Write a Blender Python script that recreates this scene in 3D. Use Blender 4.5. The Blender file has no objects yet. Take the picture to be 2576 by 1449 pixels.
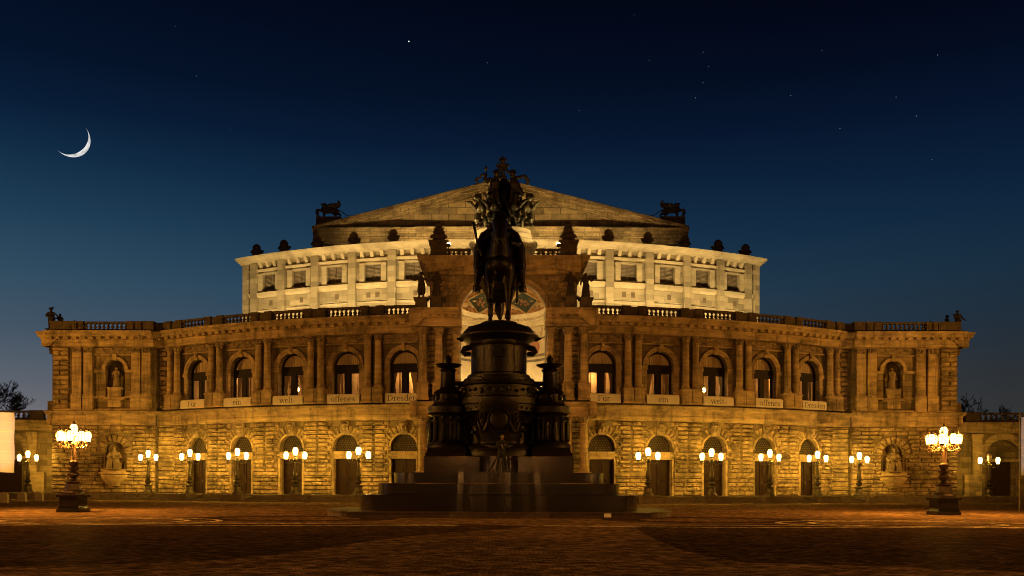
import bpy, bmesh, math, random
from math import sin, cos, pi, radians, sqrt, atan2
from mathutils import Vector, Matrix, Euler, noise as mnoise
rnd = random.Random(7)
SC = bpy.context.scene
COL = SC.collection

# ------------------------------------------------------------------ camera, sky, exposure
FPX, PSI, CAMX, CAMY, EYE = 2216.0, 0.0127, -0.78, -80.0, 1.40
cam_d = bpy.data.cameras.new("camera"); cam = bpy.data.objects.new("camera", cam_d); COL.objects.link(cam)
cam_d.sensor_width = 36.0; cam_d.lens = FPX / 2576 * 36.0
cam_d.shift_x = (1288 - 1212) / 2576; cam_d.shift_y = (1220 - 724.5) / 2576
cam_d.clip_start = 0.1; cam_d.clip_end = 20000
cam.location = (CAMX, CAMY, EYE)
cam.rotation_euler = (Euler((radians(90), 0, PSI)).to_matrix() @ Matrix.Rotation(0.0033, 3, 'Z')).to_euler()
SC.camera = cam
SC.view_settings.view_transform = 'Standard'; SC.view_settings.look = 'None'
SC.cycles.filter_width = 1.0; SC.cycles.use_denoising = True; SC.cycles.denoising_prefilter = 'ACCURATE'; SC.cycles.use_adaptive_sampling = False; SC.cycles.max_bounces = 4; SC.cycles.diffuse_bounces = 2; SC.cycles.glossy_bounces = 2; SC.cycles.sample_clamp_indirect = 3.0
SC.view_settings.exposure = 0.0; SC.view_settings.gamma = 1.0

def unproject(px, py, depth):
    """World point seen at a pixel of the 2576-wide photograph at a depth along the camera axis."""
    py -= (px - 1261) * 0.0033
    x = (px - 1212) / FPX * depth; z = EYE - (py - 1220) / FPX * depth
    return Vector((CAMX + x * cos(PSI) - depth * sin(PSI), CAMY + x * sin(PSI) + depth * cos(PSI), z))

def lin(r, g, b):
    return tuple(((c / 255) / 12.92 if c / 255 <= .04045 else ((c / 255 + .055) / 1.055) ** 2.4) for c in (r, g, b)) + (1,)

W = bpy.data.worlds.new("World"); SC.world = W; W.use_nodes = True
nt = W.node_tree; nt.nodes.clear()
tc = nt.nodes.new('ShaderNodeTexCoord'); sp = nt.nodes.new('ShaderNodeSeparateXYZ'); nt.links.new(tc.outputs['Generated'], sp.inputs[0])
def ramp(stops):
    r = nt.nodes.new('ShaderNodeValToRGB'); e = r.color_ramp.elements
    for i, (p, c) in enumerate(stops):
        el = e[i] if i < 2 else e.new(p)
        el.position = p; el.color = lin(*c)
    nt.links.new(sp.outputs['Z'], r.inputs[0]); return r
west = ramp([(0, (128, 116, 112)), (1, (1, 2, 8)), (.06, (116, 112, 116)), (.11, (90, 98, 110)), (.155, (68, 85, 101)), (.21, (49, 77, 98)),
             (.268, (31, 62, 86)), (.317, (19, 46, 72)), (.36, (10, 30, 56)), (.404, (5, 20, 42)), (.45, (4, 15, 36)), (.5, (2, 9, 24)), (.6, (1, 4, 14))])
east = ramp([(0, (62, 56, 52)), (1, (1, 1, 4)), (.06, (52, 52, 52)), (.11, (44, 48, 52)), (.155, (34, 46, 58)), (.21, (25, 46, 64)),
             (.268, (15, 38, 62)), (.317, (9, 28, 52)), (.36, (6, 19, 42)), (.404, (4, 12, 30)), (.45, (3, 6, 20)), (.5, (2, 3, 11)), (.6, (1, 1, 6))])
mr = nt.nodes.new('ShaderNodeMapRange'); mr.inputs['From Min'].default_value = -.5; mr.inputs['From Max'].default_value = .5
nt.links.new(sp.outputs['X'], mr.inputs['Value'])
mx = nt.nodes.new('ShaderNodeMix'); mx.data_type = 'RGBA'
nt.links.new(mr.outputs[0], mx.inputs[0]); nt.links.new(west.outputs[0], mx.inputs[6]); nt.links.new(east.outputs[0], mx.inputs[7])
bg = nt.nodes.new('ShaderNodeBackground'); nt.links.new(mx.outputs[2], bg.inputs[0])
dk = nt.nodes.new('ShaderNodeMapRange'); dk.inputs['From Min'].default_value = -.35; dk.inputs['From Max'].default_value = .55; dk.inputs['To Min'].default_value = .10; dk.inputs['To Max'].default_value = 1.0
nt.links.new(sp.outputs['Y'], dk.inputs['Value']); nt.links.new(dk.outputs[0], bg.inputs[1])   # the afterglow stands behind the building only
ow = nt.nodes.new('ShaderNodeOutputWorld'); nt.links.new(bg.outputs[0], ow.inputs[0])

AMBER = (1.0, .60, .17); ORANGE = (1.0, .44, .085); WARM = (1.0, .67, .24)
def lamp(name, kind, loc, power, color, target=None, size=.3, angle=80, blend=.6, parent=None, size_y=None):
    d = bpy.data.lights.new(name, kind); d.energy = power; d.color = color
    if kind == 'AREA':
        d.size = size
        if size_y: d.shape = 'RECTANGLE'; d.size_y = size_y
    else: d.shadow_soft_size = size
    if kind == 'SPOT': d.spot_size = radians(angle); d.spot_blend = blend
    o = bpy.data.objects.new(name, d); COL.objects.link(o); o.location = loc
    if target is not None:
        o.rotation_euler = (Vector(target) - Vector(loc)).to_track_quat('-Z', 'Y').to_euler()
    if parent: o.parent = parent
    return o

# ------------------------------------------------------------------ materials
def mat(name, color, rough=.85, metal=0.0, nscale=1.2, namount=.35, bump=0.0, bscale=20, brick=None, dark=None, dscale=.35, damount=.5, spec=.5, uv=False, mortar=.35, stretch=(1, 1, 1), cells=None, streak=0):
    m = bpy.data.materials.new(name); m.use_nodes = True; t = m.node_tree; n = t.nodes; L = t.links
    b = n['Principled BSDF']; b.inputs['Roughness'].default_value = rough; b.inputs['Metallic'].default_value = metal
    b.inputs['Specular IOR Level'].default_value = spec
    c = n.new('ShaderNodeTexCoord')
    mp = n.new('ShaderNodeMapping'); mp.inputs['Scale'].default_value = stretch; L.new(c.outputs['Object'], mp.inputs[0])
    n1 = n.new('ShaderNodeTexNoise'); n1.inputs['Scale'].default_value = nscale; n1.inputs['Detail'].default_value = 6; n1.inputs['Roughness'].default_value = .65
    L.new(mp.outputs[0], n1.inputs['Vector'])
    r1 = n.new('ShaderNodeMapRange'); r1.inputs['From Min'].default_value = .3; r1.inputs['From Max'].default_value = .7
    r1.inputs['To Min'].default_value = 1 - namount; r1.inputs['To Max'].default_value = 1 + namount
    L.new(n1.outputs['Fac'], r1.inputs['Value'])
    mul = n.new('ShaderNodeVectorMath'); mul.operation = 'SCALE'; mul.inputs[0].default_value = color[:3]
    L.new(r1.outputs[0], mul.inputs['Scale']); out = mul.outputs[0]
    bumps = []
    if brick:
        bt = n.new('ShaderNodeTexBrick'); bt.inputs['Scale'].default_value = 1; bt.inputs['Brick Width'].default_value = brick[0]; bt.inputs['Row Height'].default_value = brick[1]
        bt.inputs['Mortar Size'].default_value = brick[2]; bt.inputs['Mortar Smooth'].default_value = .2
        bt.inputs['Color1'].default_value = (1.12, 1.12, 1.12, 1); bt.inputs['Color2'].default_value = (.58, .58, .58, 1); bt.inputs['Mortar'].default_value = (mortar, mortar, mortar, 1)
        L.new(c.outputs['UV'] if uv else c.outputs['Object'], bt.inputs['Vector'])
        m2 = n.new('ShaderNodeVectorMath'); m2.operation = 'MULTIPLY'; L.new(out, m2.inputs[0]); L.new(bt.outputs['Color'], m2.inputs[1]); out = m2.outputs[0]
        bumps.append((bt.outputs['Fac'], -.5, .03))
    if dark:
        n2 = n.new('ShaderNodeTexNoise'); n2.inputs['Scale'].default_value = dscale; n2.inputs['Detail'].default_value = 8; n2.inputs['Roughness'].default_value = .7
        L.new(c.outputs['Object'], n2.inputs['Vector'])
        r2 = n.new('ShaderNodeMapRange'); r2.inputs['From Min'].default_value = .48; r2.inputs['From Max'].default_value = .68; r2.inputs['To Max'].default_value = damount
        L.new(n2.outputs['Fac'], r2.inputs['Value'])
        m3 = n.new('ShaderNodeMix'); m3.data_type = 'RGBA'; L.new(r2.outputs[0], m3.inputs[0]); L.new(out, m3.inputs[6]); m3.inputs[7].default_value = (*dark[:3], 1); out = m3.outputs[2]
    if cells:
        vo = n.new('ShaderNodeTexVoronoi'); vo.inputs['Scale'].default_value = 1.0; mv = n.new('ShaderNodeMapping'); mv.inputs['Scale'].default_value = cells; L.new(c.outputs['Object'], mv.inputs[0]); L.new(mv.outputs[0], vo.inputs['Vector'])
        sx_ = n.new('ShaderNodeSeparateColor'); L.new(vo.outputs['Color'], sx_.inputs[0]); rv = n.new('ShaderNodeMapRange'); rv.inputs['To Min'].default_value = .62; rv.inputs['To Max'].default_value = 1.25; L.new(sx_.outputs[0], rv.inputs['Value'])
        m4 = n.new('ShaderNodeVectorMath'); m4.operation = 'SCALE'; L.new(out, m4.inputs[0]); L.new(rv.outputs[0], m4.inputs['Scale']); out = m4.outputs[0]
    if streak:
        ms = n.new('ShaderNodeMapping'); ms.inputs['Scale'].default_value = (1.6, 1.6, .16); L.new(c.outputs['Object'], ms.inputs[0])
        n5 = n.new('ShaderNodeTexNoise'); n5.inputs['Scale'].default_value = 1.0; n5.inputs['Detail'].default_value = 7; n5.inputs['Roughness'].default_value = .7; L.new(ms.outputs[0], n5.inputs['Vector'])
        r5 = n.new('ShaderNodeMapRange'); r5.inputs['From Min'].default_value = .50; r5.inputs['From Max'].default_value = .72; r5.inputs['To Max'].default_value = streak; L.new(n5.outputs['Fac'], r5.inputs['Value'])
        m5 = n.new('ShaderNodeMix'); m5.data_type = 'RGBA'; L.new(r5.outputs[0], m5.inputs[0]); L.new(out, m5.inputs[6]); m5.inputs[7].default_value = (.03, .022, .015, 1); out = m5.outputs[2]
    L.new(out, b.inputs['Base Color'])
    if bump:
        n3 = n.new('ShaderNodeTexNoise'); n3.inputs['Scale'].default_value = bscale; n3.inputs['Detail'].default_value = 5
        L.new(c.outputs['Object'], n3.inputs['Vector']); bumps.append((n3.outputs['Fac'], bump, .05))
    prev = None
    for src, st, dist in bumps:
        bp = n.new('ShaderNodeBump'); bp.inputs['Strength'].default_value = abs(st); bp.inputs['Distance'].default_value = dist; bp.invert = st < 0
        L.new(src, bp.inputs['Height'])
        if prev: L.new(prev, bp.inputs['Normal'])
        prev = bp.outputs[0]
    if prev: L.new(prev, b.inputs['Normal'])
    return m

def emit(name, color, strength, base=(.8, .8, .8)):
    m = bpy.data.materials.new(name); m.use_nodes = True; b = m.node_tree.nodes['Principled BSDF']
    b.inputs['Base Color'].default_value = (*base, 1); b.inputs['Emission Color'].default_value = (*color, 1); b.inputs['Emission Strength'].default_value = strength
    return m

SOOT = (.035, .026, .018)
M = {}
M['ashlar'] = mat('ashlar_sandstone', (.25, .185, .105), .9, nscale=.9, namount=.3, bump=.35, bscale=9, brick=(1.25, .52, .012), dark=SOOT, dscale=.28, damount=.85, uv=True, mortar=.15, streak=.8)  # wall tone lowered against the trim, putting shade contrast into the colour
M['rustic'] = mat('rough_sandstone', (.36, .265, .145), .95, nscale=2.2, namount=.55, bump=1.0, bscale=7, dark=SOOT, dscale=.45, damount=.8, cells=(.9, .9, 2.3), streak=.5)
M['trim'] = mat('carved_sandstone', (.46, .34, .19), .9, nscale=1.5, namount=.4, bump=.5, bscale=14, dark=SOOT, dscale=.4, damount=.8, stretch=(.4, .4, 2.5), streak=.85)  # raised tone puts the lit look of columns and cornices into the colour
M['relief'] = mat('carved_relief', (.30, .225, .14), .9, nscale=3, namount=.4, bump=.6, bscale=12, dark=SOOT, dscale=1.2, damount=.85)
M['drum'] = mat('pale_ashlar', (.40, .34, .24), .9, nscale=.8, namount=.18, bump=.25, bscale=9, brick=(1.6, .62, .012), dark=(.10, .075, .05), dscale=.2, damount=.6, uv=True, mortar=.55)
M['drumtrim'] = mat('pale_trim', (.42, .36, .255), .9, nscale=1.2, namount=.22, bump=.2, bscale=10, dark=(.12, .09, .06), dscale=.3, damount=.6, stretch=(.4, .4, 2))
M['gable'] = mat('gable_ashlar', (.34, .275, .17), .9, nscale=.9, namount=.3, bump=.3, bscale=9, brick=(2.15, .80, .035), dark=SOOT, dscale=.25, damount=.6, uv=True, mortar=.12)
M['gabletrim'] = mat('gable_trim', (.33, .265, .16), .9, nscale=1.2, namount=.35, bump=.3, bscale=10, brick=(1.9, .42, .03), dark=SOOT, dscale=.35, damount=.75, uv=True, mortar=.35)
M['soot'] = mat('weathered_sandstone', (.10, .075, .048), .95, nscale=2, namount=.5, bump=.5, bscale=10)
M['wood'] = mat('dark_oak', (.03, .014, .007), .6, nscale=3, namount=.4, spec=.2, bump=.1, bscale=30, stretch=(4, 4, .5))
M['sash'] = mat('dark_frame', (.014, .009, .006), .6, namount=.2, spec=.2)
M['louver'] = mat('louver_slat', (.14, .105, .07), .6, namount=.2)
M['void'] = mat('unlit_interior', (.015, .011, .008), .8, namount=.2)
M['room'] = mat('foyer_wall', (.42, .27, .13), .7, nscale=.6, namount=.4)
M['curtain'] = mat('curtain_cloth', (.75, .60, .40), .85, nscale=5, namount=.25, stretch=(3, 3, .2))
M['iron'] = mat('cast_iron', (.10, .085, .05), .45, metal=.5, nscale=4, namount=.4, bump=.15, bscale=25)
M['iron_dark'] = mat('dark_iron', (.055, .035, .022), .4, metal=.5, nscale=4, namount=.4, bump=.1, bscale=25)
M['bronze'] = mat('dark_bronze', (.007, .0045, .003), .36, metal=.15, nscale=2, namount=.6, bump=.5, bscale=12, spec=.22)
M['patina'] = mat('green_bronze', (.13, .12, .075), .45, metal=.5, nscale=2.5, namount=.5, bump=.25, bscale=12, dark=(.02, .018, .012), dscale=1.5, damount=.85)
M['patina_shaded'] = mat('shaded_green_bronze', (.035, .033, .022), .45, metal=.4, nscale=2.5, namount=.6, bump=.3, bscale=12)  # darker copy of the patina, shade on the inner panthers put into colour
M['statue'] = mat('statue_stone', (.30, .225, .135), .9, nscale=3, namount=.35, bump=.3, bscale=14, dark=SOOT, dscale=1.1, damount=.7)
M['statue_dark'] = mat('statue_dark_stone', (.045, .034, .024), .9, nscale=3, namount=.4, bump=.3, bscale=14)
M['step_dark'] = mat('dark_step_stone', (.05, .03, .018), .6, nscale=4, namount=.5, bump=.2, spec=.2)
M['granite'] = mat('polished_granite', (.012, .0075, .0045), .14, nscale=8, namount=.5, brick=(2.3, 4.0, .008), dark=(.008, .011, .006), dscale=.45, damount=.9, uv=True)
M['step'] = mat('step_stone', (.13, .10, .065), .85, nscale=2, namount=.35, bump=.4, bscale=9)
M['cloth_white'] = mat('white_cloth', (.42, .47, .60), .8, nscale=1, namount=.05)
M['sign'] = mat('sign_board', (.74, .66, .52), .7, nscale=1, namount=.08)
M['ink'] = mat('sign_ink', (.035, .03, .028), .7, namount=.1)
M['bollard'] = mat('bollard_stone', (.30, .25, .17), .9, nscale=5, namount=.3, bump=.3, bscale=20)
M['bark'] = mat('bare_bark', (.022, .018, .014), .9)
M['coat'] = mat('dark_clothing', (.008, .007, .007), .9)
M['skin'] = mat('skin_tone', (.16, .09, .06), .6, namount=.1)
M['plaster'] = mat('cream_marble', (.62, .50, .30), .5, nscale=.8, namount=.2)
M['band'] = mat('grey_marble_band', (.16, .13, .09), .5, nscale=5, namount=.6)
M['rose'] = mat('rose_marble', (.36, .15, .07), .5, nscale=5, namount=.4)
M['fresco'] = mat('painted_orange_field', (.42, .20, .06), .7, nscale=2.2, namount=.7, dark=(.20, .13, .03), dscale=1.5, damount=.8)
M['fresco_green'] = mat('painted_dark_green', (.035, .045, .028), .7, nscale=3, namount=.4)
M['fresco_figure'] = mat('painted_figure', (.42, .22, .09), .7, nscale=6, namount=.7, dark=(.06, .02, .01), dscale=4, damount=.9)
M['gold'] = mat('gilded_moulding', (.55, .40, .17), .5, namount=.3, nscale=5)
def lamp_glass(name, color, strength):
    m = bpy.data.materials.new(name); m.use_nodes = True; n = m.node_tree.nodes; L = m.node_tree.links; n.remove(n['Principled BSDF'])
    e = n.new('ShaderNodeEmission'); e.inputs[0].default_value = (*color, 1); e.inputs[1].default_value = strength; t = n.new('ShaderNodeBsdfTransparent'); t.inputs[0].default_value = (.8, .8, .8, 1)
    a = n.new('ShaderNodeAddShader'); L.new(e.outputs[0], a.inputs[0]); L.new(t.outputs[0], a.inputs[1]); L.new(a.outputs[0], n['Material Output'].inputs[0])
    m.cycles.emission_sampling = 'NONE'; return m
M['glow_amber'] = lamp_glass('lantern_glow_amber', (1.0, .66, .22), 5.0)
M['glow_orange'] = lamp_glass('lantern_glow_orange', (1.0, .50, .10), 6.0)
M['glow_flood'] = emit('floodlight_glow', WARM, 60)
M['glow_room'] = emit('chandelier_glow', (1.0, .62, .2), 40)

def glass_mat():
    m = bpy.data.materials.new('window_glass'); m.use_nodes = True; n = m.node_tree.nodes; L = m.node_tree.links
    n.remove(n['Principled BSDF']); o = n['Material Output']
    t = n.new('ShaderNodeBsdfTransparent'); t.inputs[0].default_value = (.85, .85, .82, 1); g = n.new('ShaderNodeBsdfGlossy'); g.inputs['Roughness'].default_value = .04
    x = n.new('ShaderNodeMixShader'); x.inputs[0].default_value = .025
    L.new(t.outputs[0], x.inputs[1]); L.new(g.outputs[0], x.inputs[2]); L.new(x.outputs[0], o.inputs[0]); return m
M['glass'] = glass_mat()

def cobble(name, base, sc, rough, contrast):
    m = bpy.data.materials.new(name); m.use_nodes = True; t = m.node_tree; n = t.nodes; L = t.links; b = n['Principled BSDF']
    c = n.new('ShaderNodeTexCoord')
    nz = n.new('ShaderNodeTexNoise'); nz.inputs['Scale'].default_value = .6; nz.inputs['Detail'].default_value = 3; L.new(c.outputs['Object'], nz.inputs['Vector'])
    vm = n.new('ShaderNodeVectorMath'); vm.operation = 'MULTIPLY_ADD'; vm.inputs[1].default_value = (.25, .25, 0); L.new(nz.outputs['Color'], vm.inputs[0]); L.new(c.outputs['Object'], vm.inputs[2])
    bt = n.new('ShaderNodeTexBrick'); bt.inputs['Scale'].default_value = sc; bt.inputs['Brick Width'].default_value = .62; bt.inputs['Row Height'].default_value = .42
    bt.inputs['Mortar Size'].default_value = .035; bt.inputs['Mortar Smooth'].default_value = .6
    bt.inputs['Color1'].default_value = (1.5, 1.5, 1.5, 1); bt.inputs['Color2'].default_value = (.45, .45, .45, 1); bt.inputs['Mortar'].default_value = (.15, .15, .15, 1)
    L.new(vm.outputs[0], bt.inputs['Vector'])
    n1 = n.new('ShaderNodeTexNoise'); n1.inputs['Scale'].default_value = .35; n1.inputs['Detail'].default_value = 9; n1.inputs['Roughness'].default_value = .75; L.new(c.outputs['Object'], n1.inputs['Vector'])
    r1 = n.new('ShaderNodeMapRange'); r1.inputs['From Min'].default_value = .3; r1.inputs['From Max'].default_value = .7; r1.inputs['To Min'].default_value = 1 - contrast; r1.inputs['To Max'].default_value = 1 + contrast
    L.new(n1.outputs['Fac'], r1.inputs['Value'])
    s = n.new('ShaderNodeVectorMath'); s.operation = 'SCALE'; n6 = n.new('ShaderNodeTexNoise'); n6.inputs['Scale'].default_value = 2.6; n6.inputs['Detail'].default_value = 6; L.new(c.outputs['Object'], n6.inputs['Vector'])
    r6 = n.new('ShaderNodeMapRange'); r6.inputs['From Min'].default_value = .32; r6.inputs['From Max'].default_value = .68; r6.inputs['To Min'].default_value = .45; r6.inputs['To Max'].default_value = 1.5; L.new(n6.outputs['Fac'], r6.inputs['Value'])
    m6 = n.new('ShaderNodeMath'); m6.operation = 'MULTIPLY'; L.new(r1.outputs[0], m6.inputs[0]); L.new(r6.outputs[0], m6.inputs[1])
    L.new(bt.outputs['Color'], s.inputs[0]); L.new(m6.outputs[0], s.inputs['Scale'])
    m2 = n.new('ShaderNodeVectorMath'); m2.operation = 'MULTIPLY'; m2.inputs[1].default_value = base; L.new(s.outputs[0], m2.inputs[0])
    n3 = n.new('ShaderNodeTexNoise'); n3.inputs['Scale'].default_value = 5; n3.inputs['Detail'].default_value = 4; L.new(c.outputs['Object'], n3.inputs['Vector'])
    b1 = n.new('ShaderNodeBump'); b1.inputs['Strength'].default_value = .7; b1.inputs['Distance'].default_value = .03; b1.invert = True; L.new(bt.outputs['Fac'], b1.inputs['Height'])
    b2 = n.new('ShaderNodeBump'); b2.inputs['Strength'].default_value = .5; b2.inputs['Distance'].default_value = .05; L.new(n3.outputs['Fac'], b2.inputs['Height']); L.new(b1.outputs[0], b2.inputs['Normal'])
    o = n['Material Output']; df = n.new('ShaderNodeBsdfDiffuse'); gl = n.new('ShaderNodeBsdfGlossy'); mx_ = n.new('ShaderNodeMixShader'); mx_.inputs[0].default_value = .004
    gl.inputs['Roughness'].default_value = rough; L.new(m2.outputs[0], df.inputs['Color']); L.new(b2.outputs[0], df.inputs['Normal']); L.new(b2.outputs[0], gl.inputs['Normal'])
    L.new(df.outputs[0], mx_.inputs[1]); L.new(gl.outputs[0], mx_.inputs[2]); L.new(mx_.outputs[0], o.inputs[0]); n.remove(b)
    return m
M['cobble'] = cobble('cobblestones', (.20, .125, .07), 3.2, .5, .5)
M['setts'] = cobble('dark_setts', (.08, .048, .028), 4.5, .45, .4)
M['pale_setts'] = cobble('pale_sett_line', (.80, .66, .42), 4.5, .5, .4)

# ------------------------------------------------------------------ mesh building
class MB:
    def __init__(self): self.v, self.f, self.uv, self.sm = [], [], [], []
    def face(self, pts, uvs=None, smooth=False):
        i = len(self.v); self.v += [Vector(p) for p in pts]; self.f.append(list(range(i, i + len(pts))))
        self.uv.append(uvs or [(p[0], p[2]) for p in pts]); self.sm.append(smooth)
    def grid(self, rows, closed=False, smooth=True, caps=False):
        """rows: list of equal-length point rings."""
        b = len(self.v); n = len(rows[0])
        for r in rows: self.v += [Vector(p) for p in r]
        for i in range(len(rows) - 1):
            for j in range(n if closed else n - 1):
                k = (j + 1) % n
                q = [b + i * n + j, b + i * n + k, b + (i + 1) * n + k, b + (i + 1) * n + j]
                self.f.append(q); self.uv.append([(self.v[x][0], self.v[x][2]) for x in q]); self.sm.append(smooth)
        if caps:
            for r0 in (0, len(rows) - 1):
                q = [b + r0 * n + j for j in range(n)]
                if r0 == 0: q.reverse()
                self.f.append(q); self.uv.append([(self.v[x][0], self.v[x][2]) for x in q]); self.sm.append(False)
    def fgrid(self, F, us, wz, smooth=False):
        """Sweep a (w, z) profile along u on a facade map F."""
        for i in range(len(us) - 1):
            for j in range(len(wz) - 1):
                a, b = us[i], us[i + 1]; (w0, z0), (w1, z1) = wz[j], wz[j + 1]
                self.face([F(a, w0, z0), F(b, w0, z0), F(b, w1, z1), F(a, w1, z1)], [(a, z0 + w0), (b, z0 + w0), (b, z1 + w1), (a, z1 + w1)], smooth)
        for a in (us[0], us[-1]):
            self.face([F(a, w, z) for w, z in wz])
    def fbox(self, F, u0, u1, w0, w1, z0, z1, n=1, taper=0):
        for i in range(n):
            a, b = u0 + (u1 - u0) * i / n, u0 + (u1 - u0) * (i + 1) / n
            P = lambda u, w, z: F(u, w, z)
            wt = w1; wb = w1 - taper
            self.face([P(a, wb, z0), P(b, wb, z0), P(b, wt, z1), P(a, wt, z1)], [(a, z0), (b, z0), (b, z1), (a, z1)])
            self.face([P(a, w0, z1), P(b, w0, z1), P(b, wt, z1), P(a, wt, z1)], [(a, w0), (b, w0), (b, wt), (a, wt)])
            self.face([P(a, w0, z0), P(b, w0, z0), P(b, wb, z0), P(a, wb, z0)], [(a, w0), (b, w0), (b, wb), (a, wb)])
        for a in (u0, u1):
            self.face([F(a, w0, z0), F(a, wb, z0), F(a, wt, z1), F(a, w0, z1)], [(a + w0, z0), (a + wb, z0), (a + wt, z1), (a + w0, z1)])
    def block(self, F, u0, u1, z0, z1, w0, proud, rough=.03, nx=None):
        """A rough-faced ashlar block with a chamfered margin."""
        g, c = .014, min(.07, (z1 - z0) * .2)
        nx = nx or max(3, int((u1 - u0) / .3)); nz = 3
        us = [u0 + g] + [u0 + g + c + (u1 - u0 - 2 * (g + c)) * i / (nx - 1) for i in range(nx)] + [u1 - g]
        zs = [z0 + g] + [z0 + g + c + (z1 - z0 - 2 * (g + c)) * i / (nz - 1) for i in range(nz)] + [z1 - g]
        p = proud * rnd.uniform(.75, 1.2); rows = []
        for j, z in enumerate(zs):
            r = []
            for i, u in enumerate(us):
                edge = i in (0, len(us) - 1) or j in (0, len(zs) - 1)
                r.append(F(u, w0 if edge else w0 + p + rnd.uniform(-rough, rough), z))
            rows.append(r)
        self.grid(rows, smooth=False)
    def lathe(self, o, prof, seg=16, smooth=True, lobes=0, amp=0, sx=1, sy=1, rot=0):
        rows = []
        for r, z in prof:
            ring = []
            for k in range(seg):
                a = 2 * pi * k / seg + rot
                rr = r * (1 + amp * cos(lobes * a)) if lobes else r
                ring.append((o[0] + rr * cos(a) * sx, o[1] + rr * sin(a) * sy, o[2] + z))
            rows.append(ring)
        self.grid(rows, True, smooth, True)
    def tube(self, pts, rads, seg=8, smooth=True, ends=True, flat=1.0):
        pts = [Vector(p) for p in pts]
        if not isinstance(rads, (list, tuple)): rads = [rads] * len(pts)
        rows = []; ref = None
        P, R = list(pts), list(rads)
        if ends:
            d0 = (pts[0] - pts[1]).normalized(); d1 = (pts[-1] - pts[-2]).normalized()
            P = [pts[0] + d0 * rads[0] * .8, pts[0] + d0 * rads[0] * .45] + P + [pts[-1] + d1 * rads[-1] * .45, pts[-1] + d1 * rads[-1] * .8]
            R = [rads[0] * .35, rads[0] * .82] + R + [rads[-1] * .82, rads[-1] * .35]
        for i, p in enumerate(P):
            t = (P[min(i + 1, len(P) - 1)] - P[max(i - 1, 0)]).normalized()
            if ref is None: ref = Vector((0, 1, 0)) if abs(t.y) < .9 else Vector((1, 0, 0))
            s = t.cross(ref).normalized(); q = s.cross(t).normalized(); ref = q
            rows.append([p + s * R[i] * cos(2 * pi * k / seg) + q * R[i] * flat * sin(2 * pi * k / seg) for k in range(seg)])
        self.grid(rows, True, smooth, True)
    def ell(self, c, r, seg=12, rings=8, rot=None):
        rows = []; c = Vector(c); m = Euler(rot).to_matrix() if rot else Matrix.Identity(3)
        for i in range(1, rings):
            a = -pi / 2 + pi * i / rings
            rows.append([c + m @ Vector((r[0] * cos(a) * cos(2 * pi * k / seg), r[1] * cos(a) * sin(2 * pi * k / seg), r[2] * sin(a))) for k in range(seg)])
        self.grid(rows, True, True, True)
    def box(self, c, s, rot=0, taper=1.0):
        hx, hy, hz = s[0] / 2, s[1] / 2, s[2] / 2; cc, ss = cos(rot), sin(rot); p = []
        for z, t in ((-hz, 1), (hz, taper)):
            for x, y in ((-hx, -hy), (hx, -hy), (hx, hy), (-hx, hy)):
                x2, y2 = x * t, y * t; p.append((c[0] + x2 * cc - y2 * ss, c[1] + x2 * ss + y2 * cc, c[2] + z))
        for q in ((3, 2, 1, 0), (4, 5, 6, 7), (0, 1, 5, 4), (1, 2, 6, 5), (2, 3, 7, 6), (3, 0, 4, 7)):
            self.face([p[i] for i in q], [(0, 0), (s[0], 0), (s[0], s[2]), (0, s[2])])
    def prism(self, outline, z0, z1, smooth_side=False, cap_bottom=False):
        n = len(outline)
        self.grid([[(x, y, z0) for x, y in outline], [(x, y, z1) for x, y in outline]], True, smooth_side)
        self.face([(x, y, z1) for x, y in outline], [(x, y) for x, y in outline])
        if cap_bottom: self.face([(x, y, z0) for x, y in outline][::-1])
    def mesh(self, name, angle=40):
        me = bpy.data.meshes.new(name); me.from_pydata([tuple(v) for v in self.v], [], self.f)
        uvl = me.uv_layers.new(name='UVMap')
        flat = [c for u in self.uv for p in u for c in p]
        uvl.data.foreach_set('uv', flat)
        me.polygons.foreach_set('use_smooth', self.sm)
        bm = bmesh.new(); bm.from_mesh(me); bmesh.ops.remove_doubles(bm, verts=bm.verts, dist=.0004)
        bmesh.ops.recalc_face_normals(bm, faces=bm.faces); bm.to_mesh(me); bm.free()
        if any(self.sm): me.set_sharp_from_angle(angle=radians(angle))
        return me
    def build(self, name, material, parent=None, angle=40, loc=None):
        me = self.mesh(name, angle); me.materials.append(material)
        o = bpy.data.objects.new(name, me); COL.objects.link(o)
        if parent: o.parent = parent
        if loc: o.location = loc
        return o
    def fused(self, name, material, voxel, parent=None, smooth=3, loc=None, rot=0, scale=1):
        """Fuse the overlapping closed pieces into one continuous surface."""
        me = self.mesh(name); tmp = bpy.data.objects.new(name, me); COL.objects.link(tmp)
        md = tmp.modifiers.new('fuse', 'REMESH'); md.mode = 'VOXEL'; md.voxel_size = voxel; md.use_smooth_shade = True
        if smooth:
            s = tmp.modifiers.new('soften', 'SMOOTH'); s.factor = .5; s.iterations = smooth
        bpy.context.view_layer.update(); dg = bpy.context.evaluated_depsgraph_get()
        new = bpy.data.meshes.new_from_object(tmp.evaluated_get(dg)); bpy.data.objects.remove(tmp); new.name = name
        new.materials.clear(); new.materials.append(material)
        new.polygons.foreach_set('use_smooth', [True] * len(new.polygons))
        o = bpy.data.objects.new(name, new); COL.objects.link(o)
        if parent: o.parent = parent
        if loc: o.location = loc
        o.rotation_euler.z = rot; o.scale = (scale,) * 3
        return o

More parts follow.
